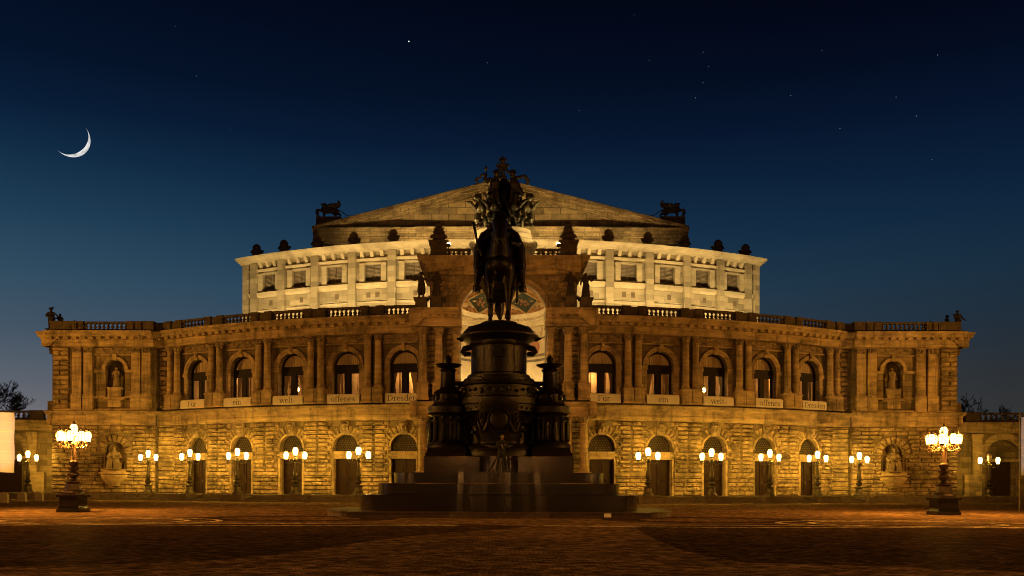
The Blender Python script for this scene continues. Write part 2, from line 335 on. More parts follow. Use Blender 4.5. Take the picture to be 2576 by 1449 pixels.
def tag(o, label=None, cat=None, group=None, kind=None):
    if label: o['label'] = label
    if cat: o['category'] = cat
    if group: o['group'] = group
    if kind: o['kind'] = kind
    return o
def thing(name, label, cat, loc=(0, 0, 0), rz=0, group=None):
    o = bpy.data.objects.new(name, None); COL.objects.link(o); o.location = loc; o.rotation_euler.z = rz; o.empty_display_size = .2
    return tag(o, label, cat, group)
def copy_tree(o, parent=None, loc=None, rz=None, label=None):
    c = o.copy(); COL.objects.link(c)
    if parent: c.parent = parent
    if loc is not None: c.location = loc
    if rz is not None: c.rotation_euler.z = rz
    if label: c['label'] = label
    for ch in list(o.children): copy_tree(ch, c)
    return c
def lerp(a, b, t): return a + (b - a) * t
def span(a, b, n): return [a + (b - a) * i / n for i in range(n + 1)]

# facade maps: u along the wall, w outward, z up
RA, YA = 60.0, 51.96
def ARC(u, w, z): a = u / RA; r = RA + w; return Vector((r * sin(a), YA - r * cos(a), z))
RD, YD = 62.0, 80.8
def zd(z): return 1.4 + (z - 1.4) * .982
def DRUM(u, w, z): a = u / RD; r = RD + w; return Vector((r * sin(a), YD - r * cos(a), zd(z)))
def wing(s): return lambda u, w, z: Vector((s * u, -.35 - w, z))
def PORTAL(u, w, z): return Vector((u, -9.3 - w, z))
def GABLE(u, w, z): return Vector((u, 30 - w, z))
DEG = pi / 180

# ------------------------------------------------------------------ ground, paving, terrace
m = MB(); m.face([(-700, -140, 0), (700, -140, 0), (700, 900, 0), (-700, 900, 0)])
tag(m.build('square_paving', M['cobble']), kind='structure')
def field(name, pix, material, z=.004):
    m = MB(); pts = []
    for px, py in pix:
        d = FPX * EYE / max(6, (py - (px - 1261) * .0033 - 1220)); p = unproject(px, py, d); pts.append((p.x, p.y, z))
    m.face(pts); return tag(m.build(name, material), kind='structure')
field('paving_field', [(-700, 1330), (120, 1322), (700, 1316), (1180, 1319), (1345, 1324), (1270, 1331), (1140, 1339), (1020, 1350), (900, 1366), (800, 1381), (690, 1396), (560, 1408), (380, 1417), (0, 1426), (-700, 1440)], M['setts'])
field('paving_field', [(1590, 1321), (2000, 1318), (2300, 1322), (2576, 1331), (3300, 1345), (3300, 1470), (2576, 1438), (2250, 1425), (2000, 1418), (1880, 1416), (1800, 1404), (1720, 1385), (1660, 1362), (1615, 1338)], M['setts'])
def ring_line(cx, cy, rx, ry, a0, a1, wd, name='paving_line', mt='pale_setts', z=.008):
    m = MB(); n = 40; P = [(cx + rx * cos(lerp(a0, a1, i / n)), cy + ry * sin(lerp(a0, a1, i / n))) for i in range(n + 1)]
    for i in range(n):
        (x0, y0), (x1, y1) = P[i], P[i + 1]; d = Vector((x1 - x0, y1 - y0, 0)).normalized(); q = Vector((-d.y, d.x, 0)) * wd / 2
        m.face([Vector((x0, y0, z)) - q, Vector((x1, y1, z)) - q, Vector((x1, y1, z)) + q, Vector((x0, y0, z)) + q])
    tag(m.build(name, M[mt]), kind='structure')
for sx in (-1, 1):
    for k, r in enumerate((3.1, 2.3)):
        ring_line(sx * 15.2 - .6, -47.0, r * 1.5, r, 0, 2 * pi, .24)
    ring_line(sx * 8.5 - .5, -44.0, 3.6, 2.5, 0, 2 * pi, 1.5, 'paving_oval', 'setts', .006)
    ring_line(sx * 9 - .5, -49.6, 7.5, .8, 0, 2 * pi, .2)

# terrace in front of the building
def arc_xy(w, a): return ((RA + w) * sin(a * DEG), YA - (RA + w) * cos(a * DEG))
TZ = .55
front = [arc_xy(3.3, a) for a in span(-31.5, 31.5, 60)]
m = MB(); m.prism([(-47.5, -3.0)] + [(-33.2, -3.0)] + front + [(33.2, -3.0), (47.5, -3.0), (47.5, 5), (-47.5, 5)], 0, TZ)
tag(m.build('terrace', M['step']), kind='structure')
LAMP_A = [10.2, 15, 19.8, 24.6, 29.4]; BAY_A = [7.8, 12.6, 17.4, 22.2, 27.0]; LAMP_R = [64, 64, 64, 63.5, 63.2]
for s in (-1, 1):
    for a, r in zip(LAMP_A, LAMP_R):
        m = MB(); u = s * a * DEG * RA; m.fbox(ARC, u - 1.0, u + 1.0, 3.2, 5.0, 0, TZ - .06, 2); m.fbox(ARC, u - 1.06, u + 1.06, 3.2, 5.08, TZ - .06, TZ + .01, 2)
        tag(m.build('terrace_plinth', M['step']), kind='structure')
    for a in BAY_A:
        m = MB(); u = s * a * DEG * RA
        for k in range(4): m.fbox(ARC, u - 1.44, u + 1.44, 3.2, 5.0 - .42 * k, TZ / 5 * k, TZ / 5 * (k + 1), 3)
        tag(m.build('entrance_steps', M['step']), kind='structure')

# ------------------------------------------------------------------ the opera house
OPERA = thing('opera_house', 'broad sandstone opera house with curved arcaded front, floodlit upper storey and gable', 'building')
def part(mb, name, material, parent=OPERA, angle=40): return mb.build(name, M[material], parent, angle)

def arch_wall(m, F, u0, u1, z0, z1, uc, a, zs, zb, rise=1.0, n=14, depth=.5, cap=None):
    """Wall strip with a round-headed opening of half width a; reveals of the given depth."""
    arc = [(uc - a * cos(pi * i / n), zs + rise * a * sin(pi * i / n)) for i in range(n + 1)]
    Q = lambda pts: m.face([F(u, 0, z) for u, z in pts], [(u, z) for u, z in pts])
    Q([(u0, z0), (uc - a, z0), (uc - a, zs), (u0, zs)]); Q([(u0, zs), (uc - a, zs), (uc - a, z1), (u0, z1)])
    Q([(uc + a, z0), (u1, z0), (u1, zs), (uc + a, zs)]); Q([(uc + a, zs), (u1, zs), (u1, z1), (uc + a, z1)])
    if zb > z0: Q([(uc - a, z0), (uc + a, z0), (uc + a, zb), (uc - a, zb)])
    for i in range(n): Q([arc[i], arc[i + 1], (arc[i + 1][0], z1), (arc[i][0], z1)])
    loop = [(uc - a, zb)] + arc + [(uc + a, zb)]
    for i in range(len(loop) - 1):
        (a0, c0), (a1, c1) = loop[i], loop[i + 1]
        m.face([F(a0, 0, c0), F(a1, 0, c1), F(a1, -depth, c1), F(a0, -depth, c0)], [(0, c0), (.3, c1), (.3 + depth, c1), (depth, c0)])
    if cap is None: m.face([F(uc - a, 0, zb), F(uc + a, 0, zb), F(uc + a, -depth, zb), F(uc - a, -depth, zb)])
def arch_ring(m, F, uc, zs, r0, r1, w0, w1, a0=0, a1=pi, n=18, rise=1.0, legs=None):
    P = lambda r, t: (uc - r * cos(t), zs + (r - (1 - rise) * r0) * sin(t) if rise != 1 else zs + r * sin(t))
    for i in range(n):
        t0, t1 = lerp(a0, a1, i / n), lerp(a0, a1, (i + 1) / n)
        A, B, C, D = P(r0, t0), P(r0, t1), P(r1, t1), P(r1, t0)
        m.face([F(*_w(A, w1)), F(*_w(B, w1)), F(*_w(C, w1)), F(*_w(D, w1))])
        m.face([F(*_w(D, w1)), F(*_w(C, w1)), F(*_w(C, w0)), F(*_w(D, w0))])
        m.face([F(*_w(A, w1)), F(*_w(B, w1)), F(*_w(B, w0)), F(*_w(A, w0))])
def _w(p, w): return (p[0], w, p[1])
def voussoirs(m, F, uc, zs, r0, r1, w, n=11):
    for i in range(n):
        t0, t1 = pi * i / n + .02, pi * (i + 1) / n - .02; tm = (t0 + t1) / 2; p = w * rnd.uniform(.8, 1.2)
        pt = lambda r, t: (uc - r * cos(t), zs + r * sin(t))
        o = [pt(r0, t0), pt(r0, t1), pt(r1, t1), pt(r1, t0)]; c = [pt(r0 + .08, t0 + .05), pt(r0 + .08, t1 - .05), pt(r1 - .08, t1 - .04), pt(r1 - .08, t0 + .04)]
        m.face([F(*_w(q, p + rnd.uniform(-.03, .03))) for q in c])
        for k in range(4):
            j = (k + 1) % 4; m.face([F(*_w(o[k], .01)), F(*_w(o[j], .01)), F(*_w(c[j], p)), F(*_w(c[k], p))])
def mask_relief(m, F, u, z, w, s):
    c = F(u, w, z); m.ell(c, (.3 * s, .28 * s, .42 * s), 10, 7); m.ell(F(u, w + .22 * s, z - .05), (.1 * s, .14 * s, .14 * s), 8, 6)
    m.ell(F(u, w + .05, z + .3 * s), (.36 * s, .25 * s, .2 * s), 9, 6)
    for k in (-1, 1): m.ell(F(u + k * .3 * s, w, z - .1), (.14 * s, .15 * s, .3 * s), 8, 6)

# --- ground storey on the curved front
AEND = 29.85; Z_LEDGE = 6.75
for s in (-1, 1):
    m = MB()
    us = sorted([s * a * DEG * RA for a in (5.4, 10.2, 15, 19.8, 24.6, 29.4)])
    for i in range(5):
        uc = (us[i] + us[i + 1]) / 2; arch_wall(m, ARC, us[i], us[i + 1], TZ, Z_LEDGE, uc, 1.12, 4.5, TZ, depth=.75)
        blocks = MB(); voussoirs(blocks, ARC, uc, 4.5, 1.24, 1.92, .09, 13)
        for zc in range(3):
            z0 = 5.55 + zc * .4; z1 = z0 + .4
            for k in range(8):
                a0 = us[i] + 1.3 + (k - .5 * (zc % 2)) * .42; a1 = a0 + .42
                cx = min(abs(a0 - uc), abs(a1 - uc))
                if a0 > us[i] + 1.2 and a1 < us[i + 1] - 1.2 and min(sqrt(cx ** 2 + (z0 - 4.5) ** 2), 9) > 2.02 and cx > .45: blocks.block(ARC, a0, a1, z0, min(z1, Z_LEDGE - .02), .0, .08, .02, 3)
        part(blocks, 'arch_stonework', 'rustic')
    m.fgrid(ARC, [us[-1], s * AEND * DEG * RA] if s > 0 else [s * AEND * DEG * RA, us[0]], [(0, TZ), (0, Z_LEDGE)])
    part(m, 'ground_storey_wall', 'ashlar')
    for b in us:
        blocks = MB(); lo, hi = (-1.30, 1.30)
        if abs(b) > 30.5: lo, hi = (-1.3, .35) if s > 0 else (-.35, 1.3)
        z = TZ + .02; row = 0
        while z < Z_LEDGE - .1:
            h = .352; z1 = min(z + h, Z_LEDGE - .02)
            if 2.12 < z < 2.42: z += 0; h = .3; z1 = z + h; blocks.fbox(ARC, b + lo, b + hi, .0, .20, z, z1, 2); z = z1; continue
            if z < 2.12:
                z1 = min(z1, 2.17)
                cut = [lo, lerp(lo, hi, .33 + .12 * (row % 2)), lerp(lo, hi, .66 + .14 * (row % 2)), hi]
                for a, c in zip(cut[:-1], cut[1:]): blocks.block(ARC, b + a, b + c, z, z1, .0, .15, .03)
            else:
                long = row % 2
                for sg in (-1, 1):
                    e = 1.08 if long else .86
                    a, c = sorted((sg * .05, sg * e)); a, c = max(a, lo), min(c, hi)
                    if c - a > .2: blocks.block(ARC, b + a, b + c, z, z1, .0, .22, .035)
                    a, c = sorted((sg * e, sg * 1.30)); a, c = max(a, lo), min(c, hi)
                    if c - a > .1: blocks.block(ARC, b + a, b + c, z, z1, .0, .09, .02, 3)
            z = z1; row += 1
        part(blocks, 'rusticated_pier', 'rustic')
    # doors, fanlights, door surrounds, keystones
    for i in range(5):
        uc = (us[i] + us[i + 1]) / 2
        m = MB()
        for sg in (-1, 1):
            m.fbox(ARC, uc + sg * 1.14 - .10, uc + sg * 1.14 + .10, -.3, .05, TZ, 3.62)
        m.fbox(ARC, uc - 1.12, uc + 1.12, -.62, -.02, 3.55, 3.82, 2); m.fbox(ARC, uc - 1.3, uc + 1.3, -.6, .12, 3.82, 3.97, 2); m.fbox(ARC, uc - 1.12, uc + 1.12, -.62, .0, 3.97, 4.18, 2)
        arch_ring(m, ARC, uc, 4.5, 1.10, 1.25, -.3, .06)
        part(m, 'door_surround', 'trim')
        d = MB(); d.fbox(ARC, uc - 1.1, uc + 1.1, -.75, -.62, TZ, 3.6, 2)
        D = part(d, 'door', 'wood')
        for sg in (-1, 1):
            q = MB(); c = uc + sg * .52
            for z0, z1 in ((TZ + .35, TZ + 1.05), (TZ + 1.62, TZ + 2.75)):
                q.fbox(ARC, c - .36, c + .36, -.62, -.585, z0, z1); q.fbox(ARC, c - .24, c + .24, -.585, -.555, z0 + .1, z1 - .1)
            q.fbox(ARC, c - .46, c + .46, -.62, -.58, TZ + .02, TZ + .25)
            ctr = ARC(c, -.60, TZ + 1.34); q.ell(ctr, (.26, .06, .19), 14, 6); q.fbox(ARC, c - .45, c + .45, -.62, -.59, TZ + 1.28, TZ + 1.40)
            part(q, 'door_panel', 'wood', D)
        q = MB(); q.fbox(ARC, uc - .05, uc + .05, -.62, -.56, TZ, 3.58); part(q, 'meeting_stile', 'wood', D)
        q = MB(); q.tube([ARC(uc + .12, -.54, TZ + 1.0), ARC(uc + .12, -.54, TZ + 1.25)], .03, 6); part(q, 'handle', 'iron', D)
        fl = MB(); pts = [(uc - 1.1, 4.18)] + [(uc - 1.1 * cos(pi * k / 16), 4.5 + 1.1 * sin(pi * k / 16)) for k in range(17)] + [(uc + 1.1, 4.18)]
        fl.face([ARC(u, -.6, z) for u, z in pts])
        FL = part(fl, 'fanlight', 'void')
        gm = MB()
        def inside(u, z): return abs(u) < 1.05 and (z < 4.5 or u * u + (z - 4.5) ** 2 < 1.05 ** 2) and z > 4.2
        for dx, dz in ((1, 0), (.5, .87), (-.5, .87)):
            for k in range(-9, 10):
                ox, oz = -dz * k * .19, 4.75 + dx * k * .19; seg = [t * .05 for t in range(-50, 51) if inside(ox + dx * t * .05, oz + dz * t * .05)]
                if len(seg) > 2: gm.tube([ARC(uc + ox + dx * seg[0], -.56, oz + dz * seg[0]), ARC(uc + ox + dx * seg[-1], -.56, oz + dz * seg[-1])], .016, 4, False, False)
        part(gm, 'lattice', 'louver', FL)
        k = MB(); mask_relief(k, ARC, uc, 6.15, .28, .85); k.fbox(ARC, uc - .36, uc + .36, 0, .3, 5.55, 6.7, 1, .1)
        part(k, 'keystone_mask', 'relief')

# --- floor cornice, entablature (swept along the curved front)
FLOOR_PROF = [(0, 6.73), (.24, 6.75), (.28, 6.95), (.34, 7.0), (.34, 7.16), (.30, 7.2), (.30, 7.62), (.42, 7.68), (.62, 7.86), (.66, 7.98), (.55, 8.02), (-.1, 8.10)]
MAIN_PROF = [(-.1, 13.80), (.80, 13.80), (.80, 14.05), (.84, 14.08), (.84, 14.40), (.98, 14.46), (.98, 14.60), (1.30, 14.66), (1.34, 14.84), (1.50, 14.98), (1.56, 15.14), (-1.6, 15.2)]
for s in (-1, 1):
    ue = sorted([s * 5.9 * DEG * RA, s * AEND * DEG * RA]); us = span(ue[0], ue[1], 40)
    m = MB(); m.fgrid(ARC, us, FLOOR_PROF); part(m, 'floor_cornice', 'trim')
    m = MB(); m.fgrid(ARC, us, MAIN_PROF)
    n = int((ue[1] - ue[0]) / .72)
    for k in range(n):
        u = ue[0] + (k + .5) * (ue[1] - ue[0]) / n; m.fbox(ARC, u - .2, u + .2, .9, 1.28, 14.40, 14.655, 1, .06)
    part(m, 'main_cornice', 'trim')

def garland(m, F, u0, u1, z0, z1, w, n=None):
    """Carved festoon relief between two capitals."""
    L = u1 - u0; n = n or max(2, round(L / 1.5)); m.fbox(F, u0, u1, 0, w, z0 + .02, z1 - .02, 3)
    for k in range(n):
        a, b = u0 + L * k / n, u0 + L * (k + 1) / n
        for i in range(13):
            t = i / 12; u = lerp(a, b, t); z = z1 - .08 - (z1 - z0 - .2) * 4 * t * (1 - t) * .9
            r = .055 + .06 * 4 * t * (1 - t) + rnd.uniform(-.015, .02); m.ell(F(u, w, z), (r * 1.2, r, r), 6, 5)
        m.ell(F(a + .06, w + .02, z1 - .12), (.14, .1, .14), 7, 5)
        for i in range(9):
            m.ell(F(rnd.uniform(a, b), w - .03, rnd.uniform(z0 + .05, z1 - .05)), (rnd.uniform(.05, .12), .07, rnd.uniform(.04, .09)), 6, 5)
        c = (a + b) / 2; m.ell(F(c, w + .02, z1 - .16), (.15, .1, .13), 7, 5)

def column(F, u, w, z0, z1, r, ped=None, mat_='trim', cap_h=.52, seg=18):
    o = F(u, w, z0); H = z1 - z0; hs = H - cap_h
    m = MB(); m.lathe(o, [(r * 1.28, 0), (r * 1.3, .08), (r * 1.26, .12), (r * 1.1, .15), (r * 1.15, .2), (r * 1.14, .25), (r, .28)], seg)
    m.lathe(o, [(r, .28), (r * 1.0, hs * .33), (r * .93, hs * .75), (r * .86, hs - .06), (r * .94, hs - .05), (r * .94, hs)], seg)
    m.box((o.x, o.y, o.z - .03), (r * 2.7, r * 2.7, .06), 0)
    C = part(m, 'column', mat_)
    q = MB(); q.lathe((o.x, o.y, o.z + hs), [(r * .9, 0), (r * 1.1, cap_h * .2), (r * .98, cap_h * .32), (r * 1.22, cap_h * .52), (r * 1.05, cap_h * .62), (r * 1.45, cap_h * .86), (r * 1.2, cap_h * .88)], 24, True, 8, .09)
    for k in range(4): q.ell((o.x + r * 1.25 * cos(pi / 4 + k * pi / 2), o.y + r * 1.25 * sin(pi / 4 + k * pi / 2), o.z + hs + cap_h * .74), (.11, .11, .1), 7, 5)
    q.box((o.x, o.y, o.z + hs + cap_h * .94), (r * 2.8, r * 2.8, cap_h * .12))
    part(q, 'capital', 'relief', C)
    if ped is not None:
        q = MB(); e = r * 1.42
        q.fbox(F, u - e, u + e, w - e - .15, w + e - .05, ped, z0 - .16); q.fbox(F, u - e - .06, u + e + .06, w - e - .15, w + e + .02, z0 - .16, z0 - .06); q.fbox(F, u - e - .06, u + e + .06, w - e - .15, w + e + .02, ped - .0, ped + .16)
        part(q, 'column_pedestal', 'trim')
    return C

# --- upper storey on the curved front
Z_UP0, Z_UP1 = 8.05, 13.82
for s in (-1, 1):
    us = sorted([s * a * DEG * RA for a in (5.4, 10.2, 15, 19.8, 24.6, 29.4)])
    m = MB()
    for i in range(5):
        g = MB(); uc = (us[i] + us[i + 1]) / 2; arch_wall(m, ARC, us[i], us[i + 1], Z_UP0, Z_UP1, uc, 1.2, 11.35, 8.15, depth=.6)
        garland(g, ARC, us[i] + .85, us[i + 1] - .85, 13.22, 13.78, .06); part(g, 'festoon_frieze', 'relief')
    m.fgrid(ARC, [us[-1], s * AEND * DEG * RA] if s > 0 else [s * AEND * DEG * RA, us[0]], [(0, Z_UP0), (0, Z_UP1)])
    part(m, 'upper_storey_wall', 'ashlar')
    for a in (10.2, 15, 19.8, 24.6, 29.4):
        for d in (-.45, .45):
            column(ARC, s * a * DEG * RA + d, .47, 9.42, 13.80, .29, 8.1)
        m = MB()
        for d in (-.45, .45):
            u = s * a * DEG * RA + d; m.fbox(ARC, u - .27, u + .27, 0, .07, 9.4, 13.8)
        part(m, 'pilaster_strip', 'ashlar')
    for i in range(5):
        uc = (us[i] + us[i + 1]) / 2
        m = MB(); arch_ring(m, ARC, uc, 11.35, 1.2, 1.34, 0, .10); arch_ring(m, ARC, uc, 11.35, 1.34, 1.58, 0, .16)
        for sg in (-1, 1):
            a, b = sorted((uc + sg * 1.2, uc + sg * 1.62)); m.fbox(ARC, a, b, 0, .10, 8.3, 11.0); m.fbox(ARC, a - .04, b + .04, 0, .2, 11.0, 11.32)
        m.fbox(ARC, uc - .16, uc + .16, 0, .3, 12.45, 13.15, 1, .08); m.ell(ARC(uc, .28, 12.85), (.16, .14, .22), 8, 6)
        m.fbox(ARC, uc - 1.75, uc + 1.75, 0, .16, 13.08, 13.18, 3)
        part(m, 'window_arch', 'trim')
        f = MB(); wv = -.5
        for sg in (-1, 1): f.fbox(ARC, uc + sg * 1.1 - .1, uc + sg * 1.1 + .1, wv - .06, wv + .06, 8.15, 11.35)
        f.fbox(ARC, uc - .17, uc + .17, wv - .06, wv + .08, 8.15, 10.75); f.fbox(ARC, uc - 1.2, uc + 1.2, wv - .06, wv + .10, 10.72, 11.45, 2)
        f.fbox(ARC, uc - 1.2, uc + 1.2, wv - .06, wv + .08, 8.15, 8.6, 2)
        for sg in (-1, 1): f.fbox(ARC, uc + sg * .25 - .07, uc + sg * .25 + .07, wv - .05, wv + .04, 8.6, 10.72)
        arch_ring(f, ARC, uc, 11.35, 1.04, 1.2, wv - .06, wv + .06)
        WN = part(f, 'window', 'sash')
        gl = MB(); gl.face([ARC(uc + u, wv, z) for u, z in [(-1.15, 8.5)] + [(-1.15 * cos(pi * k / 14), 11.4 + 1.15 * sin(pi * k / 14)) for k in range(15)] + [(1.15, 8.5)]])
        part(gl, 'pane', 'glass', WN)
        c = MB(); n = 40; rows = [[], []]
        for k in range(n + 1):
            t = -1.08 + 2.16 * k / n; dw = -.16 + .03 * sin(k * 1.9) + .02 * sin(k * .83)
            rows[0].append(ARC(uc + t * .92, wv + dw, 11.42)); rows[1].append(ARC(uc + t, wv + dw, 11.42 + sqrt(max(.001, 1.12 ** 2 - t * t))))
        c.grid(rows)
        for sg in (-1, 1):
            if rnd.random() < .22: continue
            rows = [[], [], []]; near = rnd.uniform(.22, .75)
            for k in range(17):
                t = k / 16; dw = -.3 + .045 * sin(k * 2.1)
                rows[0].append(ARC(uc + sg * lerp(1.1, .72, t), wv + dw, 8.3)); rows[1].append(ARC(uc + sg * lerp(1.1, near + .25, t), wv + dw, 9.7)); rows[2].append(ARC(uc + sg * lerp(1.1, near, t), wv + dw, 10.9))
            c.grid(rows)
        part(c, 'curtain', 'curtain', WN)
    # foyer room seen through the windows
    ue = sorted([s * 5.6 * DEG * RA, s * 29.6 * DEG * RA]); uu = span(ue[0], ue[1], 24)
    m = MB(); m.fgrid(ARC, uu, [(-.75, 8.0), (-4.6, 8.0), (-4.6, 13.2), (-.75, 13.2)])
    for k in range(24):
        u = ue[0] + (k + .5) * (ue[1] - ue[0]) / 24; m.fbox(ARC, u - .1, u + .1, -4.6, -4.4, 8, 13.2); m.fbox(ARC, u + .35, u + .75, -4.6, -4.5, 9, 12)
    part(m, 'foyer_room', 'room')
    for a, pw in ((17.0, 260), (8.0, 260), (12.5, 120), (22.0, 120), (26.0, 170)):
        p = ARC(s * a * DEG * RA, -2.6, 10.6)
        if a == 17.0:
            p = ARC(s * 17.55 * DEG * RA if s < 0 else s * 17.15 * DEG * RA, -1.35, 9.55)
            ch = MB(); ch.tube([(p.x, p.y, 10.1), (p.x, p.y, 13.1)], .02, 6); ch.lathe((p.x, p.y, p.z - .1), [(.05, 0), (.16, .1), (.07, .3), (.18, .42), (.04, .6)], 8)
            CH = part(ch, 'chandelier', 'iron')
            e = MB(); e.ell((p.x, p.y - .1, p.z + .05), (.15, .13, .18), 8, 6); part(e, 'lamp_glass', 'glow_room', CH)
        lamp('foyer_light', 'POINT', (p.x, p.y + .9, 10.9), pw, (1.0, .58, .2), size=.25)

# --- balustrades
def baluster(m, o, h, r=.13):
    m.lathe(o, [(r * .9, 0), (r * .9, h * .08), (r * .5, h * .14), (r * .95, h * .36), (r * .8, h * .5), (r * .36, h * .72), (r * .55, h * .8), (r * .8, h * .9), (r * .8, h)], 8)
def balustrade(F, u0, u1, z0, z1, w, material='soot', name='balustrade', step=.40, ped=None, nsub=6):
    m = MB(); h = z1 - z0
    us = span(u0, u1, nsub)
    m.fgrid(F, us, [(w - .2, z0), (w + .2, z0), (w + .2, z0 + h * .2), (w - .2, z0 + h * .2), (w - .2, z0)])
    m.fgrid(F, us, [(w - .2, z1 - h * .18), (w + .2, z1 - h * .18), (w + .24, z1 - h * .1), (w + .2, z1), (w - .2, z1), (w - .2, z1 - h * .18)])
    n = max(1, round((u1 - u0) / step))
    for k in range(n):
        u = u0 + (k + .5) * (u1 - u0) / n; o = F(u, w, z0 + h * .2); baluster(m, o, h * .62, .17)
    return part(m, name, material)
def pedestal(F, u0, u1, z0, z1, w, material='soot', d=.28, name='balustrade_pedestal'):
    m = MB(); m.fbox(F, u0, u1, w - d, w + d, z0, z1 - .16); m.fbox(F, u0 - .05, u1 + .05, w - d - .05, w + d + .05, z1 - .16, z1 + .02); m.fbox(F, u0 - .04, u1 + .04, w - d - .04, w + d + .04, z0, z0 + .14)
    m.fbox(F, u0 + .12, u1 - .12, w + d, w + d + .025, z0 + .24, z1 - .26)
    return part(m, name, material)
ZB0, ZB1 = 15.2, 16.08
for s in (-1, 1):
    for a in (10.2, 15, 19.8, 24.6, 29.2):
        u = s * a * DEG * RA
        pedestal(ARC, u - .98, u - .36, ZB0, ZB1, .45); pedestal(ARC, u + .36, u + .98, ZB0, ZB1, .45)
        m = MB(); m.fbox(ARC, u - .36, u + .36, .3, .6, ZB0, ZB1 - .03); part(m, 'balustrade_infill', 'soot')
    for a, b in zip((6.0, 10.2, 15, 19.8, 24.6), (10.2, 15, 19.8, 24.6, 29.2)):
        ue = sorted([s * (a * DEG * RA + (.98 if a > 6 else 0)), s * (b * DEG * RA - .98)]); balustrade(ARC, ue[0], ue[1], ZB0, ZB1, .45)
    m = MB(); ue = sorted([s * 5.5 * DEG * RA, s * AEND * DEG * RA]); us = span(ue[0], ue[1], 30)
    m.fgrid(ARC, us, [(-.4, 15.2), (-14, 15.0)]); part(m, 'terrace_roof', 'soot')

# --- side pavilions (wings)
for s in (-1, 1):
    F = wing(s); U0, U1 = 31.45, 40.9
    UN = 35.15
    m = MB()
    arch_wall(m, F, U0, U1, TZ, Z_LEDGE, UN, .88, 4.3, 2.6, depth=.9)
    arch_wall(m, F, U0, U1, Z_UP0, Z_UP1, UN, .88, 11.75, 9.3, depth=.9)
    for z0, z1 in ((TZ, Z_LEDGE), (Z_UP0, Z_UP1)):
        m.face([F(UN - .9, -.9, z0 + 1), F(UN + .9, -.9, z0 + 1), F(UN + .9, -.9, z1), F(UN - .9, -.9, z1)])
        m.fgrid(F, [U1, U1 + .001], [(0, z0), (-14, z0), (-14, z1), (0, z1)])
        m.face([F(29.3, -.55, z0), F(U0, -.55, z0), F(U0, -.55, z1), F(29.3, -.55, z1)], [(29.3, z0), (U0, z0), (U0, z1), (29.3, z1)]); m.face([F(U0, -.55, z0), F(U0, 0, z0), F(U0, 0, z1), F(U0, -.55, z1)])
    m.face([F(29.0, -.57, TZ), F(U0 + .2, -.57, TZ), F(U0 + .2, -.57, 15), F(29.0, -.57, 15)], [(29, 0), (31, 0), (31, 15), (29, 15)])
    part(m, 'pavilion_wall', 'ashlar')
    blocks = MB(); z = TZ + .02; row = 0
    while z < Z_LEDGE - .1:
        z1 = min(z + .352, Z_LEDGE - .02)
        if 2.12 < z < 2.42:
            for a, b in ((U0, UN - 1.5), (UN + 1.5, U1)): blocks.fbox(F, a, b, 0, .2, z, z + .3)
            z += .3; continue
        if z < 2.12: z1 = min(z1, 2.17)
        cuts = [U0]
        x = U0 + (.9 if row % 2 else .55)
        while x < U1 - .5: cuts.append(x); x += rnd.uniform(.95, 1.3)
        cuts.append(U1)
        for a, b in zip(cuts[:-1], cuts[1:]):
            if b - a < .15: continue
            far = [abs(a - UN), abs(b - UN)]; cx = 0 if (a < UN < b) else min(far)
            lim = 1.05 if z1 < 4.3 else 1.62
            if (z1 < 4.35 and z > 2.3 and cx < lim) or (z1 >= 4.35 and sqrt(cx ** 2 + max(0, z - 4.3) ** 2) < 1.66):
                if a < UN - lim - .25 and b > UN - lim: b = UN - lim
                elif b > UN + lim + .25 and a < UN + lim: a = UN + lim
                else: continue
            pro = .2 if (U0 < a < U0 + 2.2 or a > U1 - 3.3) and z > 2.4 else .12
            blocks.block(F, a, b, z, z1, 0, pro, .03)
        z = z1; row += 1
    voussoirs(blocks, F, UN, 4.3, .95, 1.6, .16, 9)
    part(blocks, 'rusticated_stonework', 'rustic'); blocks = MB(); z = TZ + .02; row = 0
    while z < Z_LEDGE - .1:
        z1 = min(z + .40, Z_LEDGE - .02)
        blocks.block(F, 29.6 + .25 * (row % 2), 31.4, z, z1, -.55, .14, .03); z = z1; row += 1
    part(blocks, 'rusticated_pier', 'rustic')
    for a, b in ((29.75, 31.3), (39.35, 40.85)):
        blocks = MB(); z = 8.2; row = 0
        while z < 13.6:
            z1 = min(z + .44, 13.75)
            c = lerp(a, b, .55) if row % 2 else b
            blocks.block(F, a, c, z, z1, -.55 if b < 32 else 0, .17, .03)
            if row % 2: blocks.block(F, c, b, z, z1, -.55 if b < 32 else 0, .17, .03)
            z = z1; row += 1
        part(blocks, 'rusticated_pier', 'rustic')
    for u in (32.25, 33.2, 37.55, 38.6):
        m = MB(); g = MB(); m.fbox(F, u - .40, u + .40, 0, .24, 9.42, 13.3); m.fbox(F, u - .47, u + .47, 0, .32, 9.3, 9.5); m.fbox(F, u - .46, u + .46, 0, .34, 8.1, 9.2); m.fbox(F, u - .5, u + .5, 0, .40, 9.2, 9.3)
        g.fbox(F, u - .40, u + .40, 0, .26, 13.28, 13.8); g.fbox(F, u - .5, u + .5, 0, .36, 13.7, 13.8)
        for k in range(16): g.ell(F(u + rnd.uniform(-.38, .38), .30, rnd.uniform(13.33, 13.68)), (.09, .09, .09), 6, 5)
        part(g, 'capital', 'relief', part(m, 'pilaster', 'trim'))
    g = MB(); garland(g, F, 33.7, 37.1, 13.2, 13.75, .06); part(g, 'festoon_frieze', 'relief')
    m = MB(); arch_ring(m, F, UN, 11.75, .92, 1.2, 0, .16); m.fbox(F, UN - .2, UN + .2, 0, .3, 12.6, 13.15, 1, .1)
    for a, b in ((33.65, UN - .9), (UN + .9, 37.1)): m.fbox(F, a, b, 0, .12, 11.5, 11.75); m.fbox(F, a, b, 0, .09, 9.2, 9.4)
